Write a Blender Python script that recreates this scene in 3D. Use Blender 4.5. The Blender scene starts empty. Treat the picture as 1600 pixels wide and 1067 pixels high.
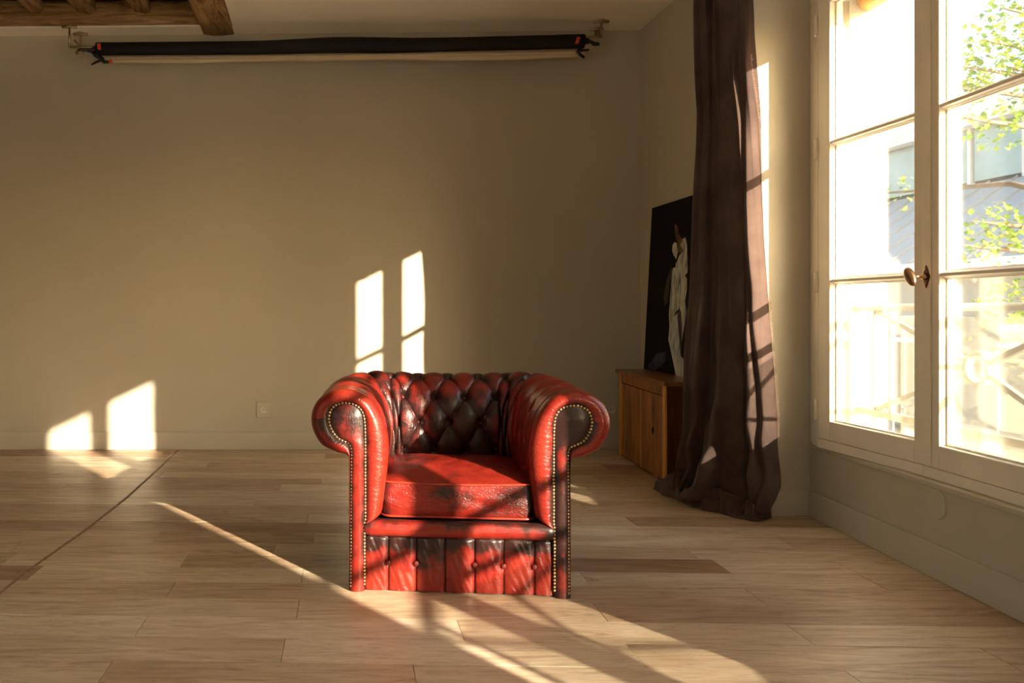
import bpy, bmesh, math, random
from mathutils import Vector, Matrix, noise as mnoise
PI = math.pi
R = math.radians
random.seed(7)
sc = bpy.context.scene
COL = sc.collection

# ------------------------------------------------------------------ camera, sky, sun, exposure
F = 1300.0            # focal length in pixels of a 1600 px wide frame
PX, PY, CH = 500.0, 484.0, 0.97   # principal point and camera height (m)
cam_d = bpy.data.cameras.new('camera')
cam_d.sensor_width = 36.0
cam_d.lens = 36.0 * F / 1600.0
cam_d.shift_x = (800 - PX) / 1600.0
cam_d.shift_y = -(533.5 - PY) / 1600.0
cam = bpy.data.objects.new('camera', cam_d)
COL.objects.link(cam)
cam.location = (0, 0, CH)
cam.rotation_euler = (R(90), 0, 0)
sc.camera = cam

SUN = Vector((-0.665, 1.0, -0.366))
world = bpy.data.worlds.new('world'); sc.world = world
world.use_nodes = True
wn = world.node_tree; wn.nodes.clear()
wo = wn.nodes.new('ShaderNodeOutputWorld'); wb = wn.nodes.new('ShaderNodeBackground')
sky = wn.nodes.new('ShaderNodeTexSky'); sky.sky_type = 'NISHITA'
sky.sun_disc = False; sky.sun_elevation = R(17); sky.sun_rotation = R(148)
sky.dust_density = 4.0; sky.air_density = 1.2; sky.ozone_density = 1.0
wb.inputs['Strength'].default_value = 1.2
wn.links.new(sky.outputs[0], wb.inputs['Color']); wn.links.new(wb.outputs[0], wo.inputs[0])
sd = bpy.data.lights.new('sun', 'SUN'); sd.energy = 50.0; sd.angle = R(0.6); sd.color = (1.0, 0.83, 0.62)
so = bpy.data.objects.new('sun', sd); COL.objects.link(so)
so.rotation_euler = SUN.to_track_quat('-Z', 'Y').to_euler(); so.location = (8, -8, 8)

vs = sc.view_settings
vs.view_transform = 'Standard'; vs.look = 'None'; vs.gamma = 1.0; vs.use_curve_mapping = False
vs.exposure = -.04
sc.cycles.use_denoising = True
sc.cycles.max_bounces = 14; sc.cycles.diffuse_bounces = 10; sc.cycles.transparent_max_bounces = 24
sc.cycles.glossy_bounces = 5; sc.cycles.sample_clamp_indirect = 12.0

# ------------------------------------------------------------------ helpers
def tag(o, label=None, cat=None, group=None, kind=None):
    if label: o['label'] = label
    if cat: o['category'] = cat
    if group: o['group'] = group
    if kind: o['kind'] = kind
    return o

def empty(name, loc=(0, 0, 0), rz=0, parent=None):
    o = bpy.data.objects.new(name, None); COL.objects.link(o)
    o.location = loc; o.rotation_euler = (0, 0, rz); o.empty_display_size = .05
    if parent: o.parent = parent
    return o

def link(name, me, m=None, parent=None, smooth=False, loc=None):
    if m is not None and len(me.materials) == 0: me.materials.append(m)
    if smooth:
        for p in me.polygons: p.use_smooth = True
    o = bpy.data.objects.new(name, me); COL.objects.link(o)
    if parent: o.parent = parent
    if loc is not None: o.location = loc
    return o

def obj(name, bm, m=None, parent=None, smooth=False, bevel=0, loc=None):
    me = bpy.data.meshes.new(name)
    bmesh.ops.recalc_face_normals(bm, faces=bm.faces)
    bm.to_mesh(me); bm.free()
    o = link(name, me, m, parent, smooth, loc)
    if bevel:
        b = o.modifiers.new('bevel', 'BEVEL'); b.width = bevel; b.segments = 2; b.limit_method = 'ANGLE'; b.angle_limit = R(40)
    return o

def box(bm, x0, x1, y0, y1, z0, z1, T=None):
    c = [(x0, y0, z0), (x1, y0, z0), (x1, y1, z0), (x0, y1, z0), (x0, y0, z1), (x1, y0, z1), (x1, y1, z1), (x0, y1, z1)]
    if T: c = [T(*p) for p in c]
    v = [bm.verts.new(p) for p in c]
    for f in ((0, 3, 2, 1), (4, 5, 6, 7), (0, 1, 5, 4), (1, 2, 6, 5), (2, 3, 7, 6), (3, 0, 4, 7)):
        bm.faces.new([v[i] for i in f])
    return bm

def bx(*a, **k):
    return box(bmesh.new(), *a, **k)

def tube(bm, pts, rad, n=10, closed=False, cap=True):
    pts = [Vector(p) for p in pts]; N = len(pts); rings = []; up0 = None
    for i, p in enumerate(pts):
        if closed: t = (pts[(i + 1) % N] - pts[i - 1])
        else: t = pts[min(i + 1, N - 1)] - pts[max(i - 1, 0)]
        t.normalize()
        if up0 is None:
            up0 = Vector((0, 0, 1)) if abs(t.z) < .9 else Vector((1, 0, 0))
        a = t.cross(up0).normalized(); b = a.cross(t).normalized(); up0 = b
        r = rad[i] if isinstance(rad, (list, tuple)) else rad
        rings.append([bm.verts.new(p + (a * math.cos(2 * PI * k / n) + b * math.sin(2 * PI * k / n)) * r) for k in range(n)])
    M = N if closed else N - 1
    for i in range(M):
        A, B = rings[i], rings[(i + 1) % N]
        for k in range(n):
            bm.faces.new([A[k], A[(k + 1) % n], B[(k + 1) % n], B[k]])
    if cap and not closed:
        bm.faces.new(rings[0][::-1]); bm.faces.new(rings[-1])
    return bm

def grid(bm, rows, closed_u=False):
    V = [[bm.verts.new(p) for p in r] for r in rows]
    for i in range(len(V) - 1):
        n = len(V[i])
        for j in range(n if closed_u else n - 1):
            try: bm.faces.new([V[i][j], V[i][(j + 1) % n], V[i + 1][(j + 1) % n], V[i + 1][j]])
            except ValueError: pass
    return V

def ellipsoid(bm, c, r, nu=14, nv=9, M=None):
    rows = []
    for i in range(nv + 1):
        th = PI * i / nv
        row = []
        for j in range(nu):
            ph = 2 * PI * j / nu
            p = Vector((r[0] * math.sin(th) * math.cos(ph), r[1] * math.sin(th) * math.sin(ph), r[2] * math.cos(th)))
            if M: p = M @ p
            row.append(p + Vector(c))
        rows.append(row)
    grid(bm, rows, True)
    bmesh.ops.remove_doubles(bm, verts=bm.verts, dist=1e-6)

def prism(bm, poly, d, axis='y', z0=0):
    """extrude polygon (list of 3d points) by vector d"""
    a = [bm.verts.new(p) for p in poly]; b = [bm.verts.new(Vector(p) + Vector(d)) for p in poly]
    bm.faces.new(a[::-1]); bm.faces.new(b)
    n = len(a)
    for i in range(n): bm.faces.new([a[i], a[(i + 1) % n], b[(i + 1) % n], b[i]])
    return bm

def cr(pts, t):
    """Catmull-Rom through pts, t in 0..len-1"""
    n = len(pts); i = min(int(t), n - 2); f = t - i
    p0 = pts[max(i - 1, 0)]; p1 = pts[i]; p2 = pts[i + 1]; p3 = pts[min(i + 2, n - 1)]
    return tuple(.5 * ((2 * b) + (-a + c) * f + (2 * a - 5 * b + 4 * c - d) * f * f + (-a + 3 * b - 3 * c + d) * f ** 3) for a, b, c, d in zip(p0, p1, p2, p3))

def lerp_tab(tab, x):
    if x <= tab[0][0]: return tab[0][1]
    for (a, va), (b, vb) in zip(tab, tab[1:]):
        if x <= b:
            t = (x - a) / (b - a); return va + (vb - va) * t
    return tab[-1][1]

def sstep(a, b, x):
    t = max(0, min(1, (x - a) / (b - a))); return t * t * (3 - 2 * t)

def PXY(px, py, y):          # a point at depth y on the sight line of a pixel (used to survey the real place)
    return Vector(((px - PX) / F * y, y, CH + (PY - py) / F * y))

# ------------------------------------------------------------------ materials
class NT:
    def __init__(s, name, rough=.6, col=(.5, .5, .5), spec=.5, metal=0):
        s.m = bpy.data.materials.new(name); s.m.use_nodes = True
        s.t = s.m.node_tree; s.p = s.t.nodes['Principled BSDF']; s.out = s.t.nodes['Material Output']
        s.p.inputs['Roughness'].default_value = rough; s.p.inputs['Base Color'].default_value = (*col, 1)
        s.p.inputs['Specular IOR Level'].default_value = spec; s.p.inputs['Metallic'].default_value = metal
    def n(s, typ, **kw):
        nd = s.t.nodes.new(typ)
        for k, v in kw.items():
            if k in nd.inputs: nd.inputs[k].default_value = v
            else: setattr(nd, k, v)
        return nd
    def l(s, a, b): s.t.links.new(a, b)
    def coord(s, scale=(1, 1, 1), kind='Object', rnd=False):
        if kind == 'World': src = s.n('ShaderNodeNewGeometry').outputs['Position']
        else: src = s.n('ShaderNodeTexCoord').outputs[kind]
        mp = s.n('ShaderNodeMapping'); mp.inputs['Scale'].default_value = scale
        s.l(src, mp.inputs['Vector'])
        if rnd:
            oi = s.n('ShaderNodeObjectInfo'); mu = s.n('ShaderNodeMath', operation='MULTIPLY'); mu.inputs[1].default_value = 37.0
            s.l(oi.outputs['Random'], mu.inputs[0]); cb = s.n('ShaderNodeCombineXYZ')
            for k in range(3): s.l(mu.outputs[0], cb.inputs[k])
            s.l(cb.outputs[0], mp.inputs['Location'])
        return mp.outputs[0]
    def noise(s, vec, scale, detail=4, rough=.55, dist=0):
        nd = s.n('ShaderNodeTexNoise'); nd.inputs['Scale'].default_value = scale; nd.inputs['Detail'].default_value = detail
        nd.inputs['Roughness'].default_value = rough; nd.inputs['Distortion'].default_value = dist
        s.l(vec, nd.inputs['Vector']); return nd.outputs['Fac']
    def ramp(s, fac, stops):
        r = s.n('ShaderNodeValToRGB'); e = r.color_ramp.elements
        while len(e) > 1: e.remove(e[-1])
        e[0].position = stops[0][0]; e[0].color = (*stops[0][1], 1)
        for p, c in stops[1:]:
            x = e.new(p); x.color = (*c, 1)
        s.l(fac, r.inputs[0]); return r.outputs[0]
    def math(s, op, a, b=None, clamp=False):
        m = s.n('ShaderNodeMath', operation=op); m.use_clamp = clamp
        for i, v in enumerate((a, b)):
            if v is None: continue
            if isinstance(v, (int, float)): m.inputs[i].default_value = v
            else: s.l(v, m.inputs[i])
        return m.outputs[0]
    def mix(s, fac, a, b, blend='MIX'):
        m = s.n('ShaderNodeMix', data_type='RGBA', blend_type=blend)
        for i, v in ((0, fac), (6, a), (7, b)):
            if isinstance(v, (int, float)): m.inputs[i].default_value = v
            elif isinstance(v, tuple): m.inputs[i].default_value = (*v, 1)
            else: s.l(v, m.inputs[i])
        return m.outputs[2]
    def bump(s, h, strength=.3, dist=.01):
        b = s.n('ShaderNodeBump'); b.inputs['Strength'].default_value = strength; b.inputs['Distance'].default_value = dist
        s.l(h, b.inputs['Height']); s.l(b.outputs[0], s.p.inputs['Normal'])
    def base(s, c): s.l(c, s.p.inputs['Base Color'])

def plain(name, col, rough=.5, metal=0, var=.12, scale=9, spec=.5, bump=0):
    a = NT(name, rough, col, spec, metal)
    nz = a.noise(a.coord(), scale)
    d = tuple(max(0, c * (1 - var)) for c in col); u = tuple(min(1, c * (1 + var)) for c in col)
    a.base(a.ramp(nz, [(.3, d), (.7, u)]))
    if bump: a.bump(a.noise(a.coord(), 120, 3), bump, .002)
    return a.m

def wall_mat(name, col):
    a = NT(name, .75, col, .25)
    v = a.coord(kind='World')
    nz = a.noise(v, .9, 3)
    a.base(a.ramp(nz, [(.25, tuple(c * .94 for c in col)), (.75, tuple(min(1, c * 1.05) for c in col))]))
    a.bump(a.noise(v, 90, 4, .6), .12, .003)
    return a.m

M = {}
M['wall'] = wall_mat('painted_wall', (.50, .455, .365))
M['ceiling'] = wall_mat('ceiling_paint', (.88, .84, .74))
M['skirting'] = wall_mat('skirting_paint', (.52, .475, .385))
M['joinery'] = plain('joinery_paint', (.80, .74, .62), .38, var=.05, scale=4)
M['stucco'] = plain('exterior_render', (.72, .68, .58), .85, var=.05)
M['rail_paint'] = plain('railing_paint', (.42, .40, .36), .45, var=.04)
M['bronze'] = plain('bronze', (.10, .055, .03), .38, 1.0, .3, 40)
M['bronze_knob'] = plain('bronze_worn', (.34, .21, .12), .33, 1.0, .25, 30)
M['nickel'] = plain('nickel', (.42, .34, .20), .3, .95, .1)
M['black_plastic'] = plain('black_plastic', (.012, .011, .01), .5)
M['black_vinyl'] = plain('black_vinyl', (.012, .011, .010), .75, var=.2, spec=.3)
M['orange'] = plain('orange_plastic', (.75, .08, .02), .5)
M['cream_paper'] = plain('cream_paper', (.60, .50, .34), .8, var=.06)
M['socket'] = plain('socket_plastic', (.52, .475, .38), .35, var=.03)
M['socket_light'] = plain('socket_insert', (.66, .62, .52), .35, var=.03)
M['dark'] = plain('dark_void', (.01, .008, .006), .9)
M['brass'] = plain('brass_nail', (.62, .42, .20), .30, 1.0, .35, 60)

def wood_mat(name, stops, scale=(3, 30, 30), rough=.55, kind='Object', bump=.3, rnd=False, dist=1.2, spec=.4):
    a = NT(name, rough, spec=spec)
    v = a.coord(scale, kind, rnd)
    n1 = a.noise(v, 1.0, 8, .62, dist)
    a.base(a.ramp(n1, stops)); a.bump(n1, bump, .004)
    return a.m
M['beam'] = wood_mat('old_oak_beam', [(.28, (.07, .034, .012)), (.5, (.30, .17, .065)), (.72, (.50, .33, .15))], (3, 26, 26), .75, bump=.9)
M['joist'] = wood_mat('old_oak_joist', [(.28, (.06, .03, .012)), (.5, (.30, .175, .07)), (.72, (.52, .34, .16))], (26, 3, 26), .75, bump=.9, rnd=True)
M['cab'] = wood_mat('cabinet_wood', [(.3, (.065, .020, .005)), (.5, (.27, .10, .018)), (.72, (.44, .19, .038))], (14, 14, 2.2), .42, bump=.15, rnd=True)
M['cab_light'] = wood_mat('cabinet_stile_wood', [(.3, (.42, .18, .035)), (.7, (.68, .36, .09))], (30, 30, 3), .4, bump=.1)
M['cab_dark'] = wood_mat('cabinet_side_wood', [(.3, (.035, .010, .005)), (.7, (.14, .036, .012))], (20, 20, 2), .4, bump=.1)
M['cab_top'] = wood_mat('cabinet_top_wood', [(.3, (.10, .035, .010)), (.7, (.30, .12, .03))], (20, 3, 20), .3, bump=.05)
M['blind'] = wood_mat('bamboo_blind', [(.3, (.42, .20, .04)), (.7, (.75, .42, .12))], (60, 2, 60), .5, bump=.4)

# limed oak floor boards: per-board tone from the object's random value
a = NT('limed_oak_board', .42, spec=.75)
oi = a.n('ShaderNodeObjectInfo')
tone = a.ramp(oi.outputs['Random'], [(0, (.33, .21, .13)), (.12, (.38, .26, .17)), (.22, (.50, .38, .27)), (.5, (.56, .45, .33)), (.8, (.61, .505, .385)), (1, (.68, .59, .46))])
tone.node.color_ramp.interpolation = 'LINEAR'
v = a.coord((1.8, 15, 1), 'World', True)
g1 = a.noise(v, 1.0, 10, .72, 2.6)
v2 = a.coord((9, 60, 1), 'World', True)
g2 = a.noise(v2, 1.0, 8, .75, 1.0)
v3 = a.coord((1.3, 3.0, 1), 'World', True)
g3 = a.noise(v3, 1.0, 4, .6, .5)
streak = a.ramp(g1, [(.34, (.62, .54, .47)), (.47, (.90, .87, .83)), (.60, (1.04, 1.04, 1.04)), (.8, (1.1, 1.1, 1.12))])
c = a.mix(1.0, tone, streak, 'MULTIPLY')
fine = a.ramp(g2, [(.36, (.72, .66, .6)), (.5, (1, 1, 1)), (.66, (1.08, 1.08, 1.08))])
c = a.mix(.75, c, fine, 'MULTIPLY')
blot = a.ramp(g3, [(.3, (.82, .76, .68)), (.62, (1.05, 1.05, 1.05))])
c = a.mix(1.0, c, blot, 'MULTIPLY')
a.base(c)
rr = a.ramp(g1, [(.3, (.55, .55, .55)), (.7, (.30, .30, .30))]); a.l(rr, a.p.inputs['Roughness'])
a.bump(a.math('ADD', g1, a.math('MULTIPLY', g2, .5)), .22, .003)
M['board'] = a.m
M['subfloor'] = plain('subfloor', (.05, .032, .02), .9)
M['seam'] = plain('seam_filler', (.27, .19, .12), .8, var=.4, scale=30)

# glass
def glass(name, tint=(.97, .98, .97), haze=0.0, gl=.85):
    m = bpy.data.materials.new(name); m.use_nodes = True; t = m.node_tree; t.nodes.clear()
    o = t.nodes.new('ShaderNodeOutputMaterial'); tr = t.nodes.new('ShaderNodeBsdfTransparent'); gs = t.nodes.new('ShaderNodeBsdfGlossy')
    fr = t.nodes.new('ShaderNodeFresnel'); fr.inputs[0].default_value = 1.45
    mu = t.nodes.new('ShaderNodeMath'); mu.operation = 'MULTIPLY'; mu.inputs[1].default_value = gl
    mx = t.nodes.new('ShaderNodeMixShader'); tr.inputs[0].default_value = (*tint, 1); gs.inputs['Roughness'].default_value = .02
    t.links.new(fr.outputs[0], mu.inputs[0]); t.links.new(mu.outputs[0], mx.inputs[0])
    t.links.new(tr.outputs[0], mx.inputs[1]); t.links.new(gs.outputs[0], mx.inputs[2])
    last = mx.outputs[0]
    if haze:
        df = t.nodes.new('ShaderNodeBsdfTranslucent'); df.inputs[0].default_value = (.9, .88, .8, 1)
        tc = t.nodes.new('ShaderNodeTexCoord'); nz = t.nodes.new('ShaderNodeTexNoise'); nz.inputs['Scale'].default_value = 3.0
        t.links.new(tc.outputs['Object'], nz.inputs['Vector'])
        m2 = t.nodes.new('ShaderNodeMath'); m2.operation = 'MULTIPLY'; m2.inputs[1].default_value = haze * 2
        t.links.new(nz.outputs['Fac'], m2.inputs[0])
        x2 = t.nodes.new('ShaderNodeMixShader'); t.links.new(m2.outputs[0], x2.inputs[0])
        t.links.new(last, x2.inputs[1]); t.links.new(df.outputs[0], x2.inputs[2]); last = x2.outputs[0]
    t.links.new(last, o.inputs[0]); return m
M['glass'] = glass('window_glass', (.985, .99, .985), haze=.006, gl=.5)
M['glass_guard'] = glass('guard_glass', (.96, .975, .965), haze=.012, gl=.5)

# leather: "wear" is the hand-rubbed finish of the hide: bright red where rubbed, near black in seams
def leather(name, dark=(.022, .007, .006), mid=(.16, .010, .006), bright=(.215, .019, .009), bias=0.0, nscale=5.0, crease=1.0):
    a = NT(name, .34, spec=.32)
    at = a.n('ShaderNodeAttribute'); at.attribute_name = 'wear'
    v = a.coord()
    n1 = a.noise(v, nscale, 4, .6, .4)
    n2 = a.noise(v, 22, 4, .6)
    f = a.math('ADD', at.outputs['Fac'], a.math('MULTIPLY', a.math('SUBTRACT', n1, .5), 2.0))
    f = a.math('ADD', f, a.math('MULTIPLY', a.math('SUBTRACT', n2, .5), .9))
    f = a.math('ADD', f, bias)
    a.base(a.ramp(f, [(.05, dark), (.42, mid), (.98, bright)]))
    vo = a.n('ShaderNodeTexVoronoi', feature='DISTANCE_TO_EDGE'); vo.inputs['Scale'].default_value = 55
    a.l(a.mix(.12, v, a.n('ShaderNodeTexNoise').outputs['Color']), vo.inputs['Vector'])
    cr_ = a.ramp(vo.outputs['Distance'], [(0, (0, 0, 0)), (.08, (1, 1, 1))])
    vw = a.coord((9, 9, 40))
    wr = a.noise(vw, 1.0, 5, .6, .8)
    h = a.math('ADD', a.math('MULTIPLY', cr_, .15 * crease), a.math('MULTIPLY', wr, 1.0 * crease))
    h = a.math('ADD', h, a.math('MULTIPLY', a.noise(v, 300, 2), .15))
    a.bump(h, .45, .005)
    a.l(a.ramp(n2, [(.3, (.27, .27, .27)), (.7, (.42, .42, .42))]), a.p.inputs['Roughness'])
    a.p.inputs['Coat Weight'].default_value = .15; a.p.inputs['Coat Roughness'].default_value = .25
    return a.m
M['leather'] = leather('oxblood_leather')
M['leather_cushion'] = leather('cushion_leather', bias=.04, nscale=5, crease=1.3)
M['leather_front'] = leather('front_leather', nscale=6, crease=.6)

# curtain linen
a = NT('brown_linen', .85, (.1, .06, .05), .15)
v = a.coord()
nz = a.noise(v, 6, 4)
a.base(a.ramp(nz, [(.3, (.054, .034, .030)), (.7, (.092, .060, .050))]))
a.p.inputs['Sheen Weight'].default_value = .12; a.p.inputs['Sheen Roughness'].default_value = .5
a.bump(a.math('ADD', a.noise(v, 260, 2), a.math('MULTIPLY', a.noise(a.coord((30, 30, 5)), 1, 4), 2.0)), .35, .003)
M['linen'] = a.m
M['linen_edge'] = plain('raw_linen_edge', (.38, .26, .20), .9, var=.2, scale=40)

# ------------------------------------------------------------------ the setting
FW = lambda z, off, h: Vector((1.962 + .0885 * z + off, z, h))      # facade frame: z along the wall, off outwards, h up
YB = 5.78                      # back wall
XL = -4.2                      # left wall
YR = -7.4                      # wall behind the camera
ceil_h = lambda x: 2.913 - .0097 * (2.22 - x)
XO, YO = -.59, 5.60            # edge of the plaster ceiling beside the timbers

def struct(name, bm, m, parent=None, bevel=0, smooth=False):
    o = obj(name, bm, m, parent, smooth, bevel)
    if parent is None: o['kind'] = 'structure'
    return o

# floor: dark subfloor that carries every board as a piece
floor = struct('floor', bx(XL - .1, 2.6, YR - .1, YB + .1, -.14, -.014), M['subfloor'])
ANG = -.035
ROWW = .1665
bmesh_board = bpy.data.meshes.new('board_mesh')
tb = bx(-.5, .5, -.5, .5, -1, 0)
tb.to_mesh(bmesh_board); tb.free(); bmesh_board.materials.append(M['board'])
ca, sa = math.cos(ANG), math.sin(ANG)
row_z0 = 2.42 + .93 * .035      # a joint line surveyed in front of the chair
nb = 0
# surveyed end joints (pixel x, pixel y) on the nearest rows
ends_px = [(225, 970), (443, 1010), (466, 945), (270, 915), (720, 985), (1246, 988), (990, 1020), (648, 1055), (1545, 1020), (330, 830), (292, 868), (490, 848), (473, 890), (937, 955), (1175, 928), (1120, 880), (1345, 900), (170, 1040), (1330, 1055), (60, 890), (480, 815), (545, 800)]
ends = []
for px, py in ends_px:
    y = CH * F / (py - PY); x = (px - PX) / F * y
    ends.append((x, y))
for k in range(-60, 24):
    yl = k * ROWW
    vis = row_z0 + yl > 1.6
    cuts = []
    for x, y in ends:
        yy = (y - row_z0) * ca - x * sa
        if yl <= yy < yl + ROWW: cuts.append(x)
    x = XL - random.random() * 1.3
    xs = [x]
    while x < 2.7:
        x += random.uniform(1.0, 1.9) if vis else 2.2
        xs.append(x)
    if cuts:
        xs = [q for q in xs if all(abs(q - c_) > .42 for c_ in cuts)] + cuts
        xs.sort()
    if xs[0] > XL - .05: xs.insert(0, XL - .2)
    for x0, x1 in zip(xs, xs[1:]):
        x1c = min(x1, 2.45); x0c = max(x0, XL - .05)
        if x1c - x0c < .05: continue
        cx, cy = (x0c + x1c) / 2, row_z0 + yl + ROWW / 2
        wy = cy + cx * sa
        if wy > YB + .02 or wy < YR: continue
        o = bpy.data.objects.new('board', bmesh_board); COL.objects.link(o); o.parent = floor
        o.location = (cx * ca - 0, row_z0 + (yl + ROWW / 2) * ca + cx * sa, random.uniform(-.0006, .0004))
        o.rotation_euler = (0, 0, ANG); o.scale = (x1c - x0c - .0016, ROWW - .0014, .0125)
        nb += 1
# long filled seam where the floor was once joined
bm = bmesh.new()
sp = [(-1.33, .8), (-1.16, 2.2), (-1.10, 2.7), (-1.085, 3.1), (-1.03, 3.7), (-.998, 4.3), (-.985, 5.0), (-.98, 5.76)]
for (x0, y0), (x1, y1) in zip(sp, sp[1:]):
    w = .007
    prism(bm, [(x0 - w, y0, -.002), (x0 + w, y0, -.002), (x1 + w, y1, -.002), (x1 - w, y1, -.002)], (0, 0, .0032))
obj('seam_filler', bm, M['seam'], floor)

# walls
struct('wall_back', bx(XL - .2, 2.7, YB, YB + .2, -.1, 3.5), M['wall'])
LW_FILL = [(-6.9, -4.7), (-4.4, -2.2), (-1.9, .3)]      # unseen tall windows, added to the left wall to brighten the room
bm = bmesh.new()
box(bm, XL - .2, XL, YR - .2, YB + .2, -.1, .25); box(bm, XL - .2, XL, YR - .2, YB + .2, 2.7, 3.5)
e_ = [YR - .2] + [q for p_ in LW_FILL for q in p_] + [YB + .2]
for k in range(0, len(e_), 2): box(bm, XL - .2, XL, e_[k], e_[k + 1], .25, 2.7)
struct('wall_left', bm, M['wall'])
struct('wall_rear', bx(XL - .2, 2.7, YR - .2, YR, -.1, 3.5), M['wall'])
# right wall: alcove, piers and the walls under and over both windows in one continuous wall
GO = .0687                        # the glazing stands this far out from the low wall under it
W1, W2, W3_FILL, W4_FILL = 3.122, .42, -2.35, -5.15            # window centres along the wall; last two unseen, added for bounce light
FO = .29                        # outer face of the facade
bm = bmesh.new()
poly = [(2.224, YB), (2.221, 4.62), (2.02, 4.17), (2.015, 3.92), FW(3.92, 0, 0)[:2], FW(3.92, .12, 0)[:2], FW(3.80, .12, 0)[:2], FW(3.80, FO, 0)[:2], FW(YB + .2, FO + .2, 0)[:2], (2.224, YB + .2)]
prism(bm, [(x, y, -.1) for x, y in poly], (0, 0, 3.6))
pier = lambda za, zb: [FW(za, 0, 0)[:2], FW(za, -.294, 0)[:2], FW(zb, -.294, 0)[:2], FW(zb, 0, 0)[:2]]
WR = {W1: (2.32, 3.92), W2: (-.38, 1.14), W3_FILL: (-3.15, -1.63), W4_FILL: (-5.95, -4.43)}
WJ = {W1: (2.459, 3.80), W2: (-.376, 1.12), W3_FILL: (-3.12, -1.65), W4_FILL: (-5.92, -4.45)}
def pier(w_near, w_far, near_face, far_face):
    a0 = WR[w_near][1] if w_near else YR - .2; b0 = WR[w_far][0]
    near_edge = [FW(near_face, -.294, 0), FW(near_face, 0, 0)] + ([FW(a0, 0, 0), FW(a0, .12, 0), FW(WJ[w_near][1], .12, 0), FW(WJ[w_near][1], FO, 0)] if w_near else [FW(near_face, FO, 0)])
    far_edge = [FW(WJ[w_far][0], FO, 0), FW(WJ[w_far][0], .12, 0), FW(b0, .12, 0), FW(b0, 0, 0), FW(far_face, 0, 0), FW(far_face, -.294, 0)]
    pts = []
    for p in near_edge + far_edge:
        if not pts or (p - pts[-1]).length > 1e-4: pts.append(p)
    prism(bm, [(p.x, p.y, -.1) for p in pts], (0, 0, 3.6))
pier(W2, W1, 1.34, 2.18)
pier(W3_FILL, W2, -1.43, -.45)
pier(W4_FILL, W3_FILL, -4.23, -3.25)
pier(None, W4_FILL, YR - .2, -6.05)
for wc in (W1, W2, W3_FILL, W4_FILL):
    a0, a1 = WR[wc]; j0, j1 = WJ[wc]
    box(bm, a0, a1, 0, .12, -.1, .337, T=FW); box(bm, j0, j1, .12, FO, -.1, .30, T=FW)
    box(bm, a0, a1, 0, .12, 2.47, 3.5, T=FW); box(bm, j0, j1, .12, FO, 2.44, 3.5, T=FW)
struct('wall_right', bm, M['wall'])

# ceiling: one plaster slab right of the timbers and a strip along the back wall
bm = bmesh.new()
def cslab(x0, x1, y0, y1):
    c = [(x0, y0), (x1, y0), (x1, y1), (x0, y1)]
    prism(bm, [(x, y, ceil_h(x)) for x, y in c], (0, 0, .5))
cslab(XO, 2.7, YR - .2, YB + .1)
prism(bm, [(XL - .1, 5.62, ceil_h(XL)), (XO, 5.62, ceil_h(XO)), (XO, YB + .1, ceil_h(XO)), (XL - .1, YB + .1, ceil_h(XL))], (0, 0, .012))
struct('ceiling', bm, M['ceiling'])
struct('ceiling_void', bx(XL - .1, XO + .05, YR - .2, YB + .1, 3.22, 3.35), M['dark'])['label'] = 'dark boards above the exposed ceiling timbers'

# skirtings
bmk = bmesh.new(); box(bmk, XL, 2.224, YB - .014, YB, 0, .123)
struct('baseboard_back', bmk, M['skirting'], bevel=.003)
bmk = bmesh.new(); box(bmk, XL, XL + .014, YR, YB, 0, .123); struct('baseboard_left', bmk, M['skirting'], bevel=.003)
bmk = bmesh.new()
box(bmk, 2.209, 2.223, 4.62, YB - .014, 0, .123)
box(bmk, 2.015, 2.30, 3.907, 3.921, 0, .122)
box(bmk, 2.18, 3.92, -.014, 0.0, 0, .122, T=FW); box(bmk, -.45, 1.34, -.014, 0, 0, .122, T=FW)
box(bmk, 1.34, 2.18, -.308, -.294, 0, .122, T=FW)
struct('baseboard_right', bmk, M['skirting'], bevel=.003)

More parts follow.
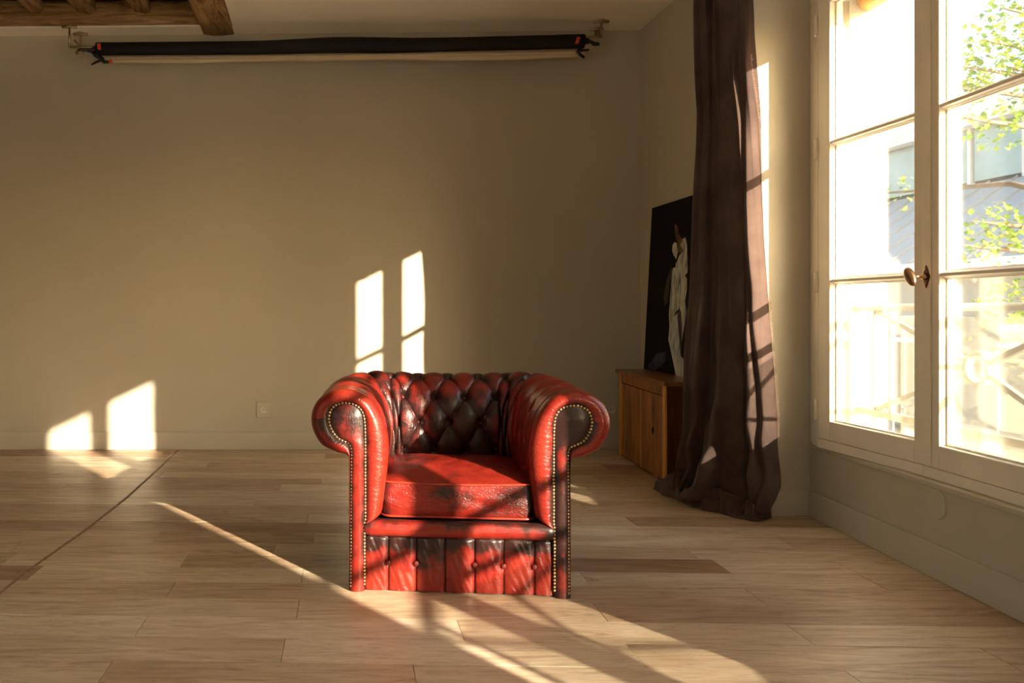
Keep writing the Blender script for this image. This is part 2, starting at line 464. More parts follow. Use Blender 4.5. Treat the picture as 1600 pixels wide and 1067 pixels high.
# ------------------------------------------------------------------ windows
def rot_off(p): return p
NWIN = Vector((1, -.0885, 0)).normalized()      # outward normal of the glazing
def build_window(n, wc, inner0, inner1):
    # the far leaf stands a little open, so its line leaves the wall's line at the meeting stiles
    FG = lambda z, o_, h: Vector((1.962 + GO + .0885 * min(z, wc) + o_, z, h))
    w = empty('window_%d' % n, FW(wc, 0, 0)); w['kind'] = 'structure'
    inv = Matrix.Translation(-w.location)
    def P(name, bm, m, parent=None, bevel=.003, smooth=False):
        o = obj(name, bm, m, None, smooth, bevel); o.parent = parent or w
        if parent is None: o.matrix_parent_inverse = inv
        return o
    c0, c1 = wc - .738, wc + .658       # outer edges of the leaves
    bm = bmesh.new()
    xj = FW(inner1, 0, 0).x
    for (h0, h1) in ((.346, 2.47),):
        prism(bm, [(FG(c1, -.045, 0).x, c1 + .002, h0), (FG(c1, .07, 0).x, c1 + .002, h0), (FG(c1, .07, 0).x, inner1, h0), (xj, inner1, h0)], (0, 0, h1 - h0))
    box(bm, inner0, c0 - .002, -.045, .07, .346, 2.47, T=FG)
    box(bm, c0, wc, -.045, .06, .346, .387, T=FG); box(bm, wc, c1, -.045, .06, .346, .387, T=FG)
    box(bm, c0, wc, -.045, .06, 2.423, 2.47, T=FG); box(bm, wc, c1, -.045, .06, 2.423, 2.47, T=FG)
    P('frame', bm, M['joinery'])
    bm = bmesh.new(); box(bm, inner0, inner1, -.006, .13, .322, .345, T=FW)
    P('sill_board', bm, M['skirting'], bevel=.004)
    bm = bmesh.new(); box(bm, WJ[wc][0], WJ[wc][1], .135, FO + .04, .27, .33, T=FW); P('outer_sill', bm, M['stucco'])
    for side in (0, 1):
        if side == 0: g0, g1 = wc + .047, wc + .572; e0, e1 = wc, c1
        else: g0, g1 = wc - .652, wc - .092; e0, e1 = c0, wc
        leaf = empty('casement', (0, 0, 0), parent=w); leaf.matrix_parent_inverse = inv
        def S(name, bm, m=M['joinery'], bevel=.003, smooth=False):
            return obj(name, bm, m, leaf, smooth, bevel)
        D0, D1 = -.045, .010
        for (s0, s1) in ((e0 + .0015, g0), (g1, e1 - .0015)):
            bm = bmesh.new(); box(bm, s0, s1, D0, D1, .389, 2.42, T=FG); S('stile', bm)
        for (h0, h1) in ((.389, .474), (2.337, 2.42)):
            bm = bmesh.new(); box(bm, g0, g1, D0, D1, h0, h1, T=FG); S('rail', bm)
        for hc in (1.098, 1.713):
            bm = bmesh.new()
            sec = [(-.006, -.040), (.006, -.040), (.009, -.030), (.015, -.024), (.015, .006), (.010, .012), (-.010, .012), (-.015, .006), (-.015, -.024), (-.009, -.030)]
            a_ = [bm.verts.new(FG(g0, o_, hc + h_)) for h_, o_ in sec]; b_ = [bm.verts.new(FG(g1, o_, hc + h_)) for h_, o_ in sec]
            bm.faces.new(a_); bm.faces.new(b_[::-1])
            for i in range(len(sec)): bm.faces.new([a_[i], a_[(i + 1) % len(sec)], b_[(i + 1) % len(sec)], b_[i]])
            S('glazing_bar', bm, bevel=.001)
        for (h0, h1) in ((.474, 1.086), (1.110, 1.701), (1.725, 2.337)):
            bm = bmesh.new(); box(bm, g0, g1, -.008, -.004, h0, h1, T=FG); S('pane', bm, M['glass'], 0)
            bm = bmesh.new()
            for q in ((g0, g0 + .006, h0, h1), (g1 - .006, g1, h0, h1), (g0 + .006, g1 - .006, h0, h0 + .006), (g0 + .006, g1 - .006, h1 - .006, h1)):
                box(bm, q[0], q[1], -.018, -.009, q[2], q[3], T=FG)
            S('bead', bm, M['joinery'], .001)
        zc = e1 + .004 if side == 0 else e0 - .004
        for hc in (.52, 1.098, 1.70, 2.26):
            bm = bmesh.new(); tube(bm, [FG(zc, -.052, hc - .042), FG(zc, -.052, hc + .042)], .0075, 12)
            ellipsoid(bm, FG(zc, -.052, hc + .044), (.008, .008, .006)); ellipsoid(bm, FG(zc, -.052, hc - .044), (.008, .008, .006))
            S('hinge', bm, M['joinery'], 0, True)
    bm = bmesh.new(); box(bm, wc - .052, wc - .004, -.0515, -.0455, .392, 2.418, T=FG); P('cover_batten', bm, M['joinery'], bevel=.002)
    zc, hc = wc - .034, 1.093
    h = empty('handle', (0, 0, 0), parent=w); h.matrix_parent_inverse = inv; h['label'] = 'bronze egg-shaped window handle on a dark diamond plate'
    bm = bmesh.new(); prism(bm, [FG(zc, -.052, hc + .043), FG(zc + .021, -.052, hc), FG(zc, -.052, hc - .043), FG(zc - .021, -.052, hc)], tuple(-NWIN * .004))
    obj('rose', bm, M['bronze'], h, False, .001)
    bm = bmesh.new(); c_ = FG(zc, -.056, hc)
    tube(bm, [c_, c_ - NWIN * .012, c_ - NWIN * .013, c_ - NWIN * .03, c_ - NWIN * .045], [.013, .011, .007, .006, .008], 16)
    obj('neck', bm, M['bronze_knob'], h, True)
    bm = bmesh.new(); tilt = Matrix.Rotation(R(-36), 3, NWIN)
    ellipsoid(bm, c_ - NWIN * .055, (.016, .021, .042), 24, 14, M=tilt)
    obj('knob', bm, M['bronze_knob'], h, True)
    for s_ in (-1, 1):
        bm = bmesh.new(); ellipsoid(bm, FG(zc, -.0565, hc + s_ * .026), (.002, .0035, .0035), 10, 6); obj('screw', bm, M['bronze_knob'], h, True)
    return w
for n_, wc in enumerate((W1, W2, W3_FILL, W4_FILL)): build_window(n_ + 1, wc, *WR[wc])  # the last two are unseen windows added to bounce more sun indoors
for n_, (a0, a1) in enumerate(LW_FILL):  # unseen left windows, added to let in more sky light
    w = empty('window_%d' % (5 + n_), (XL - .1, (a0 + a1) / 2, .25)); w['kind'] = 'structure'; inv = Matrix.Translation(-w.location)
    bm = bmesh.new(); box(bm, XL - .14, XL - .07, a0, a0 + .07, .25, 2.7); box(bm, XL - .14, XL - .07, a1 - .07, a1, .25, 2.7)
    box(bm, XL - .14, XL - .07, a0 + .07, a1 - .07, .25, .34); box(bm, XL - .14, XL - .07, a0 + .07, a1 - .07, 2.62, 2.7)
    o = obj('frame', bm, M['joinery'], None, False, .003); o.parent = w; o.matrix_parent_inverse = inv
    o = obj('mullion', bx(XL - .13, XL - .08, (a0 + a1) / 2 - .035, (a0 + a1) / 2 + .035, .34, 2.62), M['joinery'], None, False, .003); o.parent = w; o.matrix_parent_inverse = inv
    for q0, q1 in ((a0 + .07, (a0 + a1) / 2 - .035), ((a0 + a1) / 2 + .035, a1 - .07)):
        for h_ in (1.1, 1.86):
            o = obj('glazing_bar', bx(XL - .125, XL - .085, q0, q1, h_ - .014, h_ + .014), M['joinery'], None, False, .002); o.parent = w; o.matrix_parent_inverse = inv
        o = obj('pane', bx(XL - .107, XL - .103, q0, q1, .34, 2.62), M['glass'], None); o.parent = w; o.matrix_parent_inverse = inv
# ------------------------------------------------------------------ outside
def railing(wc, label, group='railings outside the windows'):
    r = tag(empty('balcony_railing', FW(wc, .15, .33)), label, 'railing', group)
    inv = Matrix.Translation(-r.location)
    def P(name, bm, m, smooth=False, bevel=0, parent=None):
        o = obj(name, bm, m, None, smooth, bevel); o.parent = r; o.matrix_parent_inverse = inv; return o
    z0, z1 = WJ[wc]
    m = M['rail_paint']; off = .165
    P('handrail', box(bmesh.new(), z0, z1, off - .022, off + .022, .965, .995, T=FW), m, bevel=.01)
    P('bottom_rail', box(bmesh.new(), z0, z1, off - .014, off + .014, .50, .53, T=FW), m, bevel=.003)
    for zz in (wc + .55, wc - .62):
        P('post', box(bmesh.new(), zz - .011, zz + .011, off - .013, off + .013, .33, .965, T=FW), m, bevel=.002)
        P('post', box(bmesh.new(), zz + (-.118 if zz > wc else .118) - .008, zz + (-.118 if zz > wc else .118) + .008, off - .010, off + .010, .53, .965, T=FW), m, bevel=.002)
    ctr = (wc - .10, .758)
    for sz, sh in ((1, 1), (1, -1), (-1, 1), (-1, -1)):
        e = Vector((.64 if sz > 0 else -.51, (.965 if sh > 0 else .53) - ctr[1])); L = e.length; d = e / L; nrm = Vector((-d.y, d.x)) * .010
        a0 = Vector(ctr) + d * .058; a1 = Vector((wc + (.545 if sz > 0 else -.615), .965 if sh > 0 else .53))
        prismpts = [a0 + nrm, a1 + nrm, a1 - nrm, a0 - nrm]
        bm = bmesh.new(); prism(bm, [FW(p.x, off - .008, p.y) for p in prismpts], tuple(NWIN * .016)); P('brace', bm, m)
    pts = [FW(ctr[0] + .058 * math.cos(t), off, ctr[1] + .058 * math.sin(t)) for t in [2 * PI * k / 36 for k in range(36)]]
    bm = bmesh.new(); rows = []
    for rad, o_ in ((.052, -.014), (.064, -.014), (.064, .014), (.052, .014), (.052, -.014)):
        rows.append([FW(ctr[0] + rad * math.cos(t), off + o_, ctr[1] + rad * math.sin(t)) for t in [2 * PI * k / 36 for k in range(36)]])
    grid(bm, rows, True); bmesh.ops.remove_doubles(bm, verts=bm.verts, dist=1e-5); P('ring', bm, m)
    P('guard_pane', box(bmesh.new(), wc - .58, wc + .425, off + .03, off + .036, .40, .945, T=FW), M['glass_guard'])
    return r
railing(W1, 'white metal railing with ring and crossed braces outside the visible window')
railing(W2, 'white metal railing with ring and crossed braces outside the nearer window', None)

def blind(wc, label):
    t = tag(empty('rolled_blind', FW(wc, .14, 2.38)), label, 'blind'); inv = Matrix.Translation(-t.location)
    bm = bmesh.new(); tube(bm, [FW(WJ[wc][0] + .01, .20, 2.385), FW(WJ[wc][1] - .01, .20, 2.385)], .052, 28)
    o = obj('slat_roll', bm, M['blind'], None, True); o.parent = t; o.matrix_parent_inverse = inv
    for zz in (wc - .5, wc + .5):
        bm = bmesh.new(); ring = [FW(zz, .20 + .055 * math.cos(a_), 2.385 + .055 * math.sin(a_)) for a_ in [2 * PI * k / 20 for k in range(20)]]
        tube(bm, ring, .003, 6, closed=True); o = obj('cord', bm, M['cream_paper'], None, True); o.parent = t; o.matrix_parent_inverse = inv
    bm = box(bmesh.new(), WJ[wc][0] + .01, WJ[wc][1] - .01, .18, .22, 2.428, 2.44, T=FW); o = obj('head_batten', bm, M['blind'], None); o.parent = t; o.matrix_parent_inverse = inv
blind(W1, 'rolled-up bamboo blind outside under the head of the visible window')
blind(W2, 'rolled-up bamboo blind outside under the head of the nearer window')

M['ground'] = plain('courtyard_ground', (.60, .56, .48), .9, var=.06, scale=1)
struct('courtyard_ground', bx(-60, 60, -60, 70, -6.2, -6.0), M['ground'])['label'] = 'pale courtyard ground outside below the window'
M['zinc'] = plain('zinc_roof', (.42, .41, .39), .6, var=.06, scale=2)
M['facade_far'] = plain('far_render', (.36, .34, .29), .9, var=.05, scale=.7)
M['far_glass'] = plain('far_glass', (.34, .41, .40), .15, var=.2, scale=1.5)
M['far_white'] = plain('far_white', (.75, .72, .66), .7, var=.03)
M['far_dark'] = plain('far_dark', (.07, .075, .07), .6, var=.2)
b = tag(empty('opposite_building', (11, 16, -6)), 'long low building across the courtyard with glazed strip above a grey zinc roof', 'building')
inv = Matrix.Translation(-b.location)
def BP(name, bm, m, parent=None):
    o = obj(name, bm, m, None); o.parent = parent or b
    if parent is None: o.matrix_parent_inverse = inv
    return o
Y0, Y1 = 8.0, 26.0
lower = BP('wall', bx(9.9, 15, Y0, Y1, -6, 1.6), M['facade_far'])
BP('eave', bx(9.6, 9.95, Y0, Y1, 1.52, 1.72), M['far_white'])
bm = bmesh.new(); prism(bm, [(9.7, Y0, 1.72), (12.0, Y0, 3.25), (12.0, Y0, 3.05), (9.7, Y0, 1.6)], (0, Y1 - Y0, 0)); roof = BP('roof', bm, M['zinc'])
mesh_seam = bpy.data.meshes.new('seam'); t_ = bmesh.new(); prism(t_, [(9.7, 0, 1.72), (12.0, 0, 3.25), (12.0, 0, 3.29), (9.7, 0, 1.76)], (0, .03, 0)); t_.to_mesh(mesh_seam); t_.free(); mesh_seam.materials.append(M['zinc'])
for k in range(30):
    o = bpy.data.objects.new('roof_seam', mesh_seam); COL.objects.link(o); o.parent = roof; o.location = (0, Y0 + .3 + k * .6, 0)
cl = BP('clerestory', bx(12.05, 12.4, Y0, Y1, 3.0, 4.30), M['far_dark'])
me = None
for k in range(15):
    yy = Y0 + .15 + k * 1.2
    if me is None:
        t_ = bx(12.0, 12.06, .04, 1.12, 3.32, 4.28); me = bpy.data.meshes.new('pane_far'); t_.to_mesh(me); t_.free(); me.materials.append(M['far_glass'])
    o = bpy.data.objects.new('pane', me); COL.objects.link(o); o.parent = cl; o.location = (0, yy, 0)
    o = obj('mullion', bx(11.96, 12.05, yy - .05, yy + .03, 3.25, 4.3), M['far_white'], cl)
BP('roof_edge', bx(11.7, 13, Y0, Y1, 4.30, 4.56), M['far_white'])
for k in range(8):
    yy = Y0 + .8 + k * 2.2
    for zz in (-1.4, -4.4):
        f_ = BP('window', bx(9.84, 9.92, yy, yy + 1.1, zz, zz + 1.9), M['far_white'])
        obj('pane', bx(9.82, 9.86, yy + .08, yy + .52, zz + .08, zz + 1.82), M['far_dark'], f_); f_.children[-1].matrix_parent_inverse = Matrix.Identity(4)
        obj('pane', bx(9.82, 9.86, yy + .58, yy + 1.02, zz + .08, zz + 1.82), M['far_dark'], f_)

# tree
a = NT('leaf', .5, (.30, .36, .05), .3)
nz = a.n('ShaderNodeNewGeometry').outputs['Random Per Island']
lc = a.ramp(nz, [(0, (.10, .20, .03)), (.5, (.22, .34, .05)), (1, (.40, .42, .08))]); a.base(lc)
tl = a.n('ShaderNodeBsdfTranslucent'); a.l(lc, tl.inputs['Color']); mx = a.n('ShaderNodeMixShader'); mx.inputs[0].default_value = .5
a.l(a.p.outputs[0], mx.inputs[1]); a.l(tl.outputs[0], mx.inputs[2]); a.l(mx.outputs[0], a.out.inputs[0])
M['leaf'] = a.m
M['bark'] = plain('bark', (.16, .12, .08), .9, var=.3, scale=12, bump=.5)
def tree(label, trunk, clusters, leaf=.05):
    t = tag(empty('plane_tree', (trunk[0], trunk[1], -6.0)), label, 'tree'); inv = Matrix.Translation(-t.location)
    bm = bmesh.new(); tx, ty, th = trunk
    tube(bm, [(tx, ty, -6), (tx + .05, ty, -3), (tx - .05, ty + .05, 0), (tx, ty, th * .6), (tx + .02, ty, th)], [.22, .19, .14, .09, .04], 12)
    o = obj('trunk', bm, M['bark'], None, True); o.parent = t; o.matrix_parent_inverse = inv
    lb = bmesh.new()
    for (cx, cy, cz, r, n) in clusters:
        bm = bmesh.new(); s = Vector((tx, ty, min(cz - .5, th))); e = Vector((cx, cy, cz)); md = (s + e) / 2 + Vector((0, 0, .18))
        tube(bm, [s, md, e, e + (e - md) * .35], [.045, .028, .014, .006], 8)
        o = obj('branch', bm, M['bark'], None, True); o.parent = t; o.matrix_parent_inverse = inv
        for k in range(n):
            while True:
                d = Vector((random.uniform(-1, 1), random.uniform(-1, 1), random.uniform(-1, 1)))
                if d.length < 1: break
            if mnoise.noise(Vector((cx, cy, cz)) * 3 + d * 2.3) < -.05: continue
            p = e + d * r
            Mx = Matrix.Rotation(random.uniform(0, 2 * PI), 3, 'Z') @ Matrix.Rotation(random.uniform(-1.2, 1.2), 3, 'X')
            L = leaf * random.uniform(.6, 1.2)
            q = [(0, -L * .5, 0), (L * .42, -L * .1, L * .06), (L * .3, L * .32, 0), (0, L * .6, -L * .08), (-L * .3, L * .32, 0), (-L * .42, -L * .1, L * .06)]
            lb.faces.new([lb.verts.new(p + Mx @ Vector(v_)) for v_ in q])
    o = obj('foliage', lb, M['leaf'], None); o.parent = t; o.matrix_parent_inverse = inv; o['kind'] = 'stuff'
def pc(px, py, y, r, n):
    p = PXY(px, py, y); return (p.x, p.y, p.z, r, n)
tree('yellow-green leafy tree spreading branches past the right window panes', (7.3, 7.3, 4.6),
     [pc(1575, 70, 7.0, .38, 420), pc(1545, 110, 7.0, .26, 260), pc(1600, 110, 7.0, .4, 420), pc(1520, 140, 7.1, .13, 70), pc(1545, 190, 7, .24, 170), pc(1595, 195, 7.1, .26, 200), pc(1640, 60, 7, .5, 500),
      pc(1600, 20, 7, .3, 200),
      pc(1560, 350, 7.2, .24, 230), pc(1520, 385, 7.2, .2, 140), pc(1600, 385, 7.2, .34, 330), pc(1570, 480, 7.3, .24, 240), pc(1540, 560, 7.3, .3, 160), pc(1620, 470, 7.3, .3, 260), pc(1405, 300, 9.5, .22, 90)])

def kid(name, bm, m, root, smooth=False, bevel=0, kind=None, label=None):
    """a part modelled in world coordinates under a root Empty"""
    o = obj(name, bm, m, None, smooth, bevel); o.parent = root
    o.matrix_parent_inverse = Matrix.Translation(-Vector(root.location))
    if kind: o['kind'] = kind
    if label: o['label'] = label
    return o

# ------------------------------------------------------------------ exposed ceiling timbers
def rough_timber(bm, p0, p1, w, h, seed, n=26, jit=.010, taper0=1.0):
    p0 = Vector(p0); p1 = Vector(p1); d = (p1 - p0).normalized(); sdv = d.cross(Vector((0, 0, 1))).normalized(); up = Vector((0, 0, 1))
    sec = []
    for (u, v) in ((-.5, -.32), (-.42, -.46), (-.15, -.5), (.15, -.5), (.42, -.46), (.5, -.32), (.5, .32), (.42, .5), (-.42, .5), (-.5, .32)):
        sec.append((u, v))
    rings = []
    for i in range(n + 1):
        t = i / n; c = p0.lerp(p1, t); row = []
        k = taper0 + (1 - taper0) * min(1, t * n / 3)
        for j, (u, v) in enumerate(sec):
            nz = mnoise.noise(Vector((i * .45 + seed, j * .8, seed))) * jit * 2 + mnoise.noise(Vector((i * 1.7, j * 2.1, seed))) * jit
            row.append(bm.verts.new(c + sdv * (u * w * k + nz) + up * (v * h * (.5 + .5 * k) + nz * .8)))
        rings.append(row)
    for A, B in zip(rings, rings[1:]):
        for j in range(len(sec)): bm.faces.new([A[j], A[(j + 1) % len(sec)], B[(j + 1) % len(sec)], B[j]])
    bm.faces.new(rings[0][::-1]); bm.faces.new(rings[-1])
bm = bmesh.new(); rough_timber(bm, (XL, 5.665, 2.957), (-.80, 5.665, 2.975), .16, .165, 3.1, 60, .004)
o = obj('beam', bm, M['beam'], None, True); tag(o, 'rough brown oak beam running along the top of the back wall', 'beam')
bm = bmesh.new(); rough_timber(bm, (XL, 5.665, 3.14), (-.80, 5.665, 3.14), .18, .13, 8.1, 40, .009)
o = obj('beam', bm, M['beam'], None, True); tag(o, 'upper oak beam in shadow above the long back beam', 'beam')
bm = bmesh.new(); rough_timber(bm, (-.705, YB - .01, 2.965), (-.705, YR, 2.972), .235, .19, 5.3, 60, .006)
o = obj('trimmer_beam', bm, M['joist'], None, True); tag(o, 'wide smooth oak trimmer beside the white plaster ceiling', 'beam')
for i, (x, w, lab) in enumerate(((-1.19, .19, 'rough oak joist nearest the wide trimmer beam'), (-1.565, .21, 'orange-lit rough oak joist, second left of the wide trimmer beam'), (-1.90, .18, 'dark rough oak joist, third left of the wide trimmer beam'))):
    bm = bmesh.new(); rough_timber(bm, (x, 5.575, 3.02), (x, YR, 3.04), w, .16, 11 + i * 3.7, 50, .011, .55)
    o = obj('joist', bm, M['joist'], None, True); tag(o, lab, 'joist', 'oak ceiling joists')

# ------------------------------------------------------------------ backdrop rolls under the ceiling
def at(px, py, y): return PXY(px, py, y)
YRL = 5.60
roll = tag(empty('backdrop_roll', at(530, 70, YRL)), 'long black backdrop roll hanging under the ceiling in clamps', 'backdrop roll', 'backdrop rolls under the ceiling')
bm = bmesh.new(); pts = []; rad = []
A, B = at(151, 76.5, YRL), at(912, 64.5, YRL)
for k in range(61):
    t = k / 60; p = A.lerp(B, t); p.z += -.010 * math.sin(PI * t) + .010 * math.exp(-((t - .49) / .10) ** 2)
    pts.append(p); rad.append(.043 + .004 * t + .008 * math.exp(-((t - .52) / .12) ** 2) + .001 * mnoise.noise(Vector((k * .6, 0, 0))))
tube(bm, pts, rad, 28); kid('fabric_roll', bm, M['black_vinyl'], roll, True)
bm = bmesh.new(); tube(bm, [A + Vector((-.02, 0, 0)), B + Vector((.03, 0, 0))], .02, 16)
kid('core_tube', bm, M['black_plastic'], roll, True)
for px, py in ((154.5, 72.5), (903, 62.5)):
    c_ = at(px, py, YRL - .052); t_ = .3 if px > 500 else -.15
    bm = bmesh.new(); prism(bm, [c_ + Vector((sx * .011 + sz * .021 * t_, 0, sz * .021)) for sx, sz in ((-1, -1), (1, -1), (1, 1), (-1, 1))], (0, .012, 0)); kid('tag', bm, M['orange'], roll, label='small red-orange tag')

cr2 = tag(empty('backdrop_roll', at(530, 92, YRL)), 'thin cream paper backdrop roll hanging below the black one', 'backdrop roll', 'backdrop rolls under the ceiling')
bm = bmesh.new(); A, B = at(160, 93, YRL), at(904, 84, YRL); pts = []; rad = []
for k in range(61):
    t = k / 60; p = A.lerp(B, t); p.z += -.006 * math.sin(PI * t); pts.append(p); rad.append(.020 + .002 * t + .001 * mnoise.noise(Vector((k * .5, 3, 0))))
tube(bm, pts, rad, 20); kid('paper_roll', bm, M['cream_paper'], cr2, True)
bm = bmesh.new(); rows = [[], [], []]
for k in range(81):
    t = k / 80; p = A.lerp(B, t); sag = .006 + .010 * math.sin(PI * min(1, t * 2.6)) ** 2 * (t < .38) + .016 * (math.sin(PI * (t - .6) / .4) if t > .6 else 0)
    sag = max(.003, sag)
    for r_, (dy, dz) in enumerate(((-.019, -.004), (-.021, -.014 - sag * .4), (-.010, -.019 - sag))): rows[r_].append(p + Vector((0, dy, dz)))
grid(bm, rows); o = kid('loose_edge', bm, M['cream_paper'], cr2, True); sdm = o.modifiers.new('thick', 'SOLIDIFY'); sdm.thickness = .0012

def clamp(side, label):
    s = 1 if side > 0 else -1
    ex = 108 if s < 0 else 939       # outer hook
    ix = 126 if s < 0 else 931
    hy = 73.5 if s < 0 else 57
    t = tag(empty('roll_bracket', at(ex, hy, YRL)), label, 'bracket', 'nickel brackets carrying the backdrop rolls')
    # horizontal arm
    bm = bmesh.new(); a0 = at(ex - 2 * -s * -1, hy, YRL - .02); a1 = at(150 if s < 0 else 912, hy - (0 if s < 0 else -1), YRL - .02)
    tube(bm, [a0, a1], .0085, 14); kid('arm', bm, M['nickel'], t, True)
    for px, yy in ((ex + .5, YRL - .02), (ix, YRL + .13)):
        base = at(px, hy, yy); top = Vector((base.x, yy, ceil_h(base.x)))
        if s < 0 and yy < YO and yy > 0: top.z = ceil_h(base.x) if yy > YO else 2.875
        bm = bmesh.new(); tube(bm, [base + Vector((0, 0, -.005)), top], .0075, 12); kid('rod', bm, M['nickel'], t, True)
        bm = bmesh.new(); tube(bm, [top - Vector((.05, 0, .008)), top - Vector((-.05, 0, .008))], .010, 12)
        tube(bm, [top - Vector((0, 0, .006)), top], .03, 18); kid('ceiling_plate', bm, M['nickel'], t, True)
        if yy > YRL:
            bm = bmesh.new(); tube(bm, [base, Vector((base.x, YRL - .02, base.z))], .006, 10); kid('cross_rod', bm, M['nickel'], t, True)
    # black plastic expander with grips and levers
    bm = bmesh.new()
    if s < 0: pp = [(119, 84, .010), (124, 79, .014), (134, 77, .015), (142, 79, .017), (150, 77, .026)]
    else: pp = [(936, 69, .011), (929, 69, .014), (922, 65, .011), (915, 63, .015), (908, 63, .026)]
    tube(bm, [at(a_, b_, YRL - .01) for a_, b_, c_ in pp], [c_ for a_, b_, c_ in pp], 14); kid('expander', bm, M['black_plastic'], t, True)
    bm = bmesh.new()
    if s < 0: tube(bm, [at(144, 80, YRL - .01), at(150, 86, YRL - .015), at(158, 91, YRL - .02), at(162, 94, YRL - .02)], [.012, .018, .014, .010], 12)
    else: tube(bm, [at(906, 66, YRL - .01), at(909, 72, YRL), at(904, 80, YRL), at(902, 84, YRL)], [.012, .014, .014, .012], 12)
    kid('hanger', bm, M['black_plastic'], t, True)
    bm = bmesh.new()
    if s < 0: tube(bm, [at(143, 101, YRL - .03), at(150, 97, YRL - .03), at(158, 94, YRL - .03), at(163, 97, YRL - .03), at(170, 97, YRL - .03)], [.006, .008, .010, .012, .010], 12)
    else: tube(bm, [at(920, 78, YRL - .03), at(908, 79, YRL - .03), at(903, 82, YRL - .03)], [.008, .008, .010], 12); tube(bm, [at(913, 90, YRL - .03), at(906, 85, YRL - .03), at(902, 80, YRL - .03)], [.009, .009, .009], 12)
    kid('lever', bm, M['black_plastic'], t, True)
    if s < 0:
        bm = bmesh.new(); ellipsoid(bm, at(173, 96.5, YRL - .03), (.014, .012, .014)); kid('knob', bm, M['orange'], t, True, label='orange end cap')
        bm = bmesh.new(); tube(bm, [at(119, 82, YRL - .02), at(129, 81, YRL - .02)], .009, 12); kid('pin', bm, M['nickel'], t, True)
clamp(-1, 'nickel ceiling bracket with black clamp at the left end of the backdrop rolls')
clamp(1, 'nickel ceiling bracket with black clamp at the right end of the backdrop rolls')

# ------------------------------------------------------------------ sockets and vent cover
def rrect(w, h, r, n=5):
    out = []
    for cx, cz, a0 in ((w - r, h - r, 0), (-w + r, h - r, 90), (-w + r, -h + r, 180), (w - r, -h + r, 270)):
        for k in range(n + 1):
            t = R(a0 + 90 * k / n); out.append((cx + r * math.cos(t), cz + r * math.sin(t)))
    return out
def socket(px, py, label):
    c = PXY(px, py, YB); t = tag(empty('wall_socket', c), label, 'socket', 'wall sockets above the skirting')
    bm = bmesh.new(); rr_ = rrect(.054, .054, .007)
    rows = [[c + Vector((x * k, -d, z * k)) for x, z in rr_] for k, d in ((1.0, 0), (1.0, .007), (.96, .0105), (.90, .011))]
    grid(bm, rows, True); bm.faces.new([bm.verts.new(p + Vector((0, 0, 0))) for p in rows[-1]])
    bmesh.ops.remove_doubles(bm, verts=bm.verts, dist=1e-6); kid('plate', bm, M['socket'], t)
    bm = bmesh.new(); circ = lambda r, d: [c + Vector((r * math.cos(2 * PI * k / 28), -d, r * math.sin(2 * PI * k / 28))) for k in range(28)]
    rows = [circ(.025, .0112), circ(.024, .0135), circ(.0215, .0135), circ(.0205, .0115)]
    grid(bm, rows, True); bm.faces.new([bm.verts.new(p) for p in rows[-1]]); bmesh.ops.remove_doubles(bm, verts=bm.verts, dist=1e-6)
    kid('insert', bm, M['socket_light'], t, True)
    for dx in (-.0095, .0095):
        bm = bmesh.new(); tube(bm, [c + Vector((dx, -.0112, .001)), c + Vector((dx, -.0124, .001))], .0036, 12); kid('contact_hole', bm, M['dark'], t)
    bm = bmesh.new(); tube(bm, [c + Vector((0, -.011, .012)), c + Vector((0, -.019, .012))], .0024, 10); kid('earth_pin', bm, M['nickel'], t, True)
socket(413, 640, 'square wall socket on the back wall left of the armchair')
socket(955, 640, 'shadowed wall socket between the armchair and the wooden cabinet')
c = FW(3.0, -.001, .268); t = tag(empty('cover_plate', c), 'round flat cover plate painted like the wall below the window', 'cover plate')
bm = bmesh.new(); rows = []
for r_, d in ((.052, 0), (.052, .006), (.050, .008), (.0, .008)):
    rows.append([FW(3.0 + r_ * math.cos(2 * PI * k / 40), -d, .268 + r_ * math.sin(2 * PI * k / 40)) for k in range(40)])
grid(bm, rows, True); bmesh.ops.remove_doubles(bm, verts=bm.verts, dist=1e-6); kid('disc', bm, M['skirting'], t)

# ------------------------------------------------------------------ wooden cabinet
fl, fr = Vector((2.005, 5.56, 0)), Vector((1.916, 4.60, 0))
dv = (fl - fr); Lc = dv.length; dv.normalize(); nv = Vector((dv.y, -dv.x, 0))          # nv points to the wall
cab = tag(empty('wooden_cabinet', ((fl + fr) / 2)), 'low wooden cabinet with two plank doors in the corner beside the curtain', 'cabinet')
CT = lambda s_, d_, h_: fr + dv * s_ + nv * d_ + Vector((0, 0, h_))
D = .205; H = .575
kid('side_panel', box(bmesh.new(), 0, .02, .002, D, 0, H - .026, T=CT), M['cab_dark'], cab, bevel=.002)
kid('side_panel', box(bmesh.new(), Lc - .02, Lc, .002, D, 0, H - .026, T=CT), M['cab_dark'], cab, bevel=.002)
kid('back_panel', box(bmesh.new(), .02, Lc - .02, D - .015, D, .02, H - .026, T=CT), M['cab_dark'], cab)
kid('bottom_panel', box(bmesh.new(), .02, Lc - .02, .02, D - .015, .02, .04, T=CT), M['cab_dark'], cab)
kid('top', box(bmesh.new(), -.035, Lc + .02, -.025, D + .002, H - .026, H, T=CT), M['cab_top'], cab, bevel=.005)
kid('stile', box(bmesh.new(), 0, .05, -.008, .004, 0, H - .026, T=CT), M['cab_light'], cab, bevel=.003, label='honey-coloured corner stile')
kid('stile', box(bmesh.new(), Lc - .05, Lc, -.008, .004, 0, H - .026, T=CT), M['cab_light'], cab, bevel=.003, label='honey-coloured corner stile')
kid('frieze_rail', box(bmesh.new(), .05, Lc - .05, -.006, .006, H - .085, H - .026, T=CT), M['cab'], cab, bevel=.003)
kid('side_batten', box(bmesh.new(), -.006, .0, .09, .10, .08, .46, T=CT), M['cab'], cab, bevel=.002)
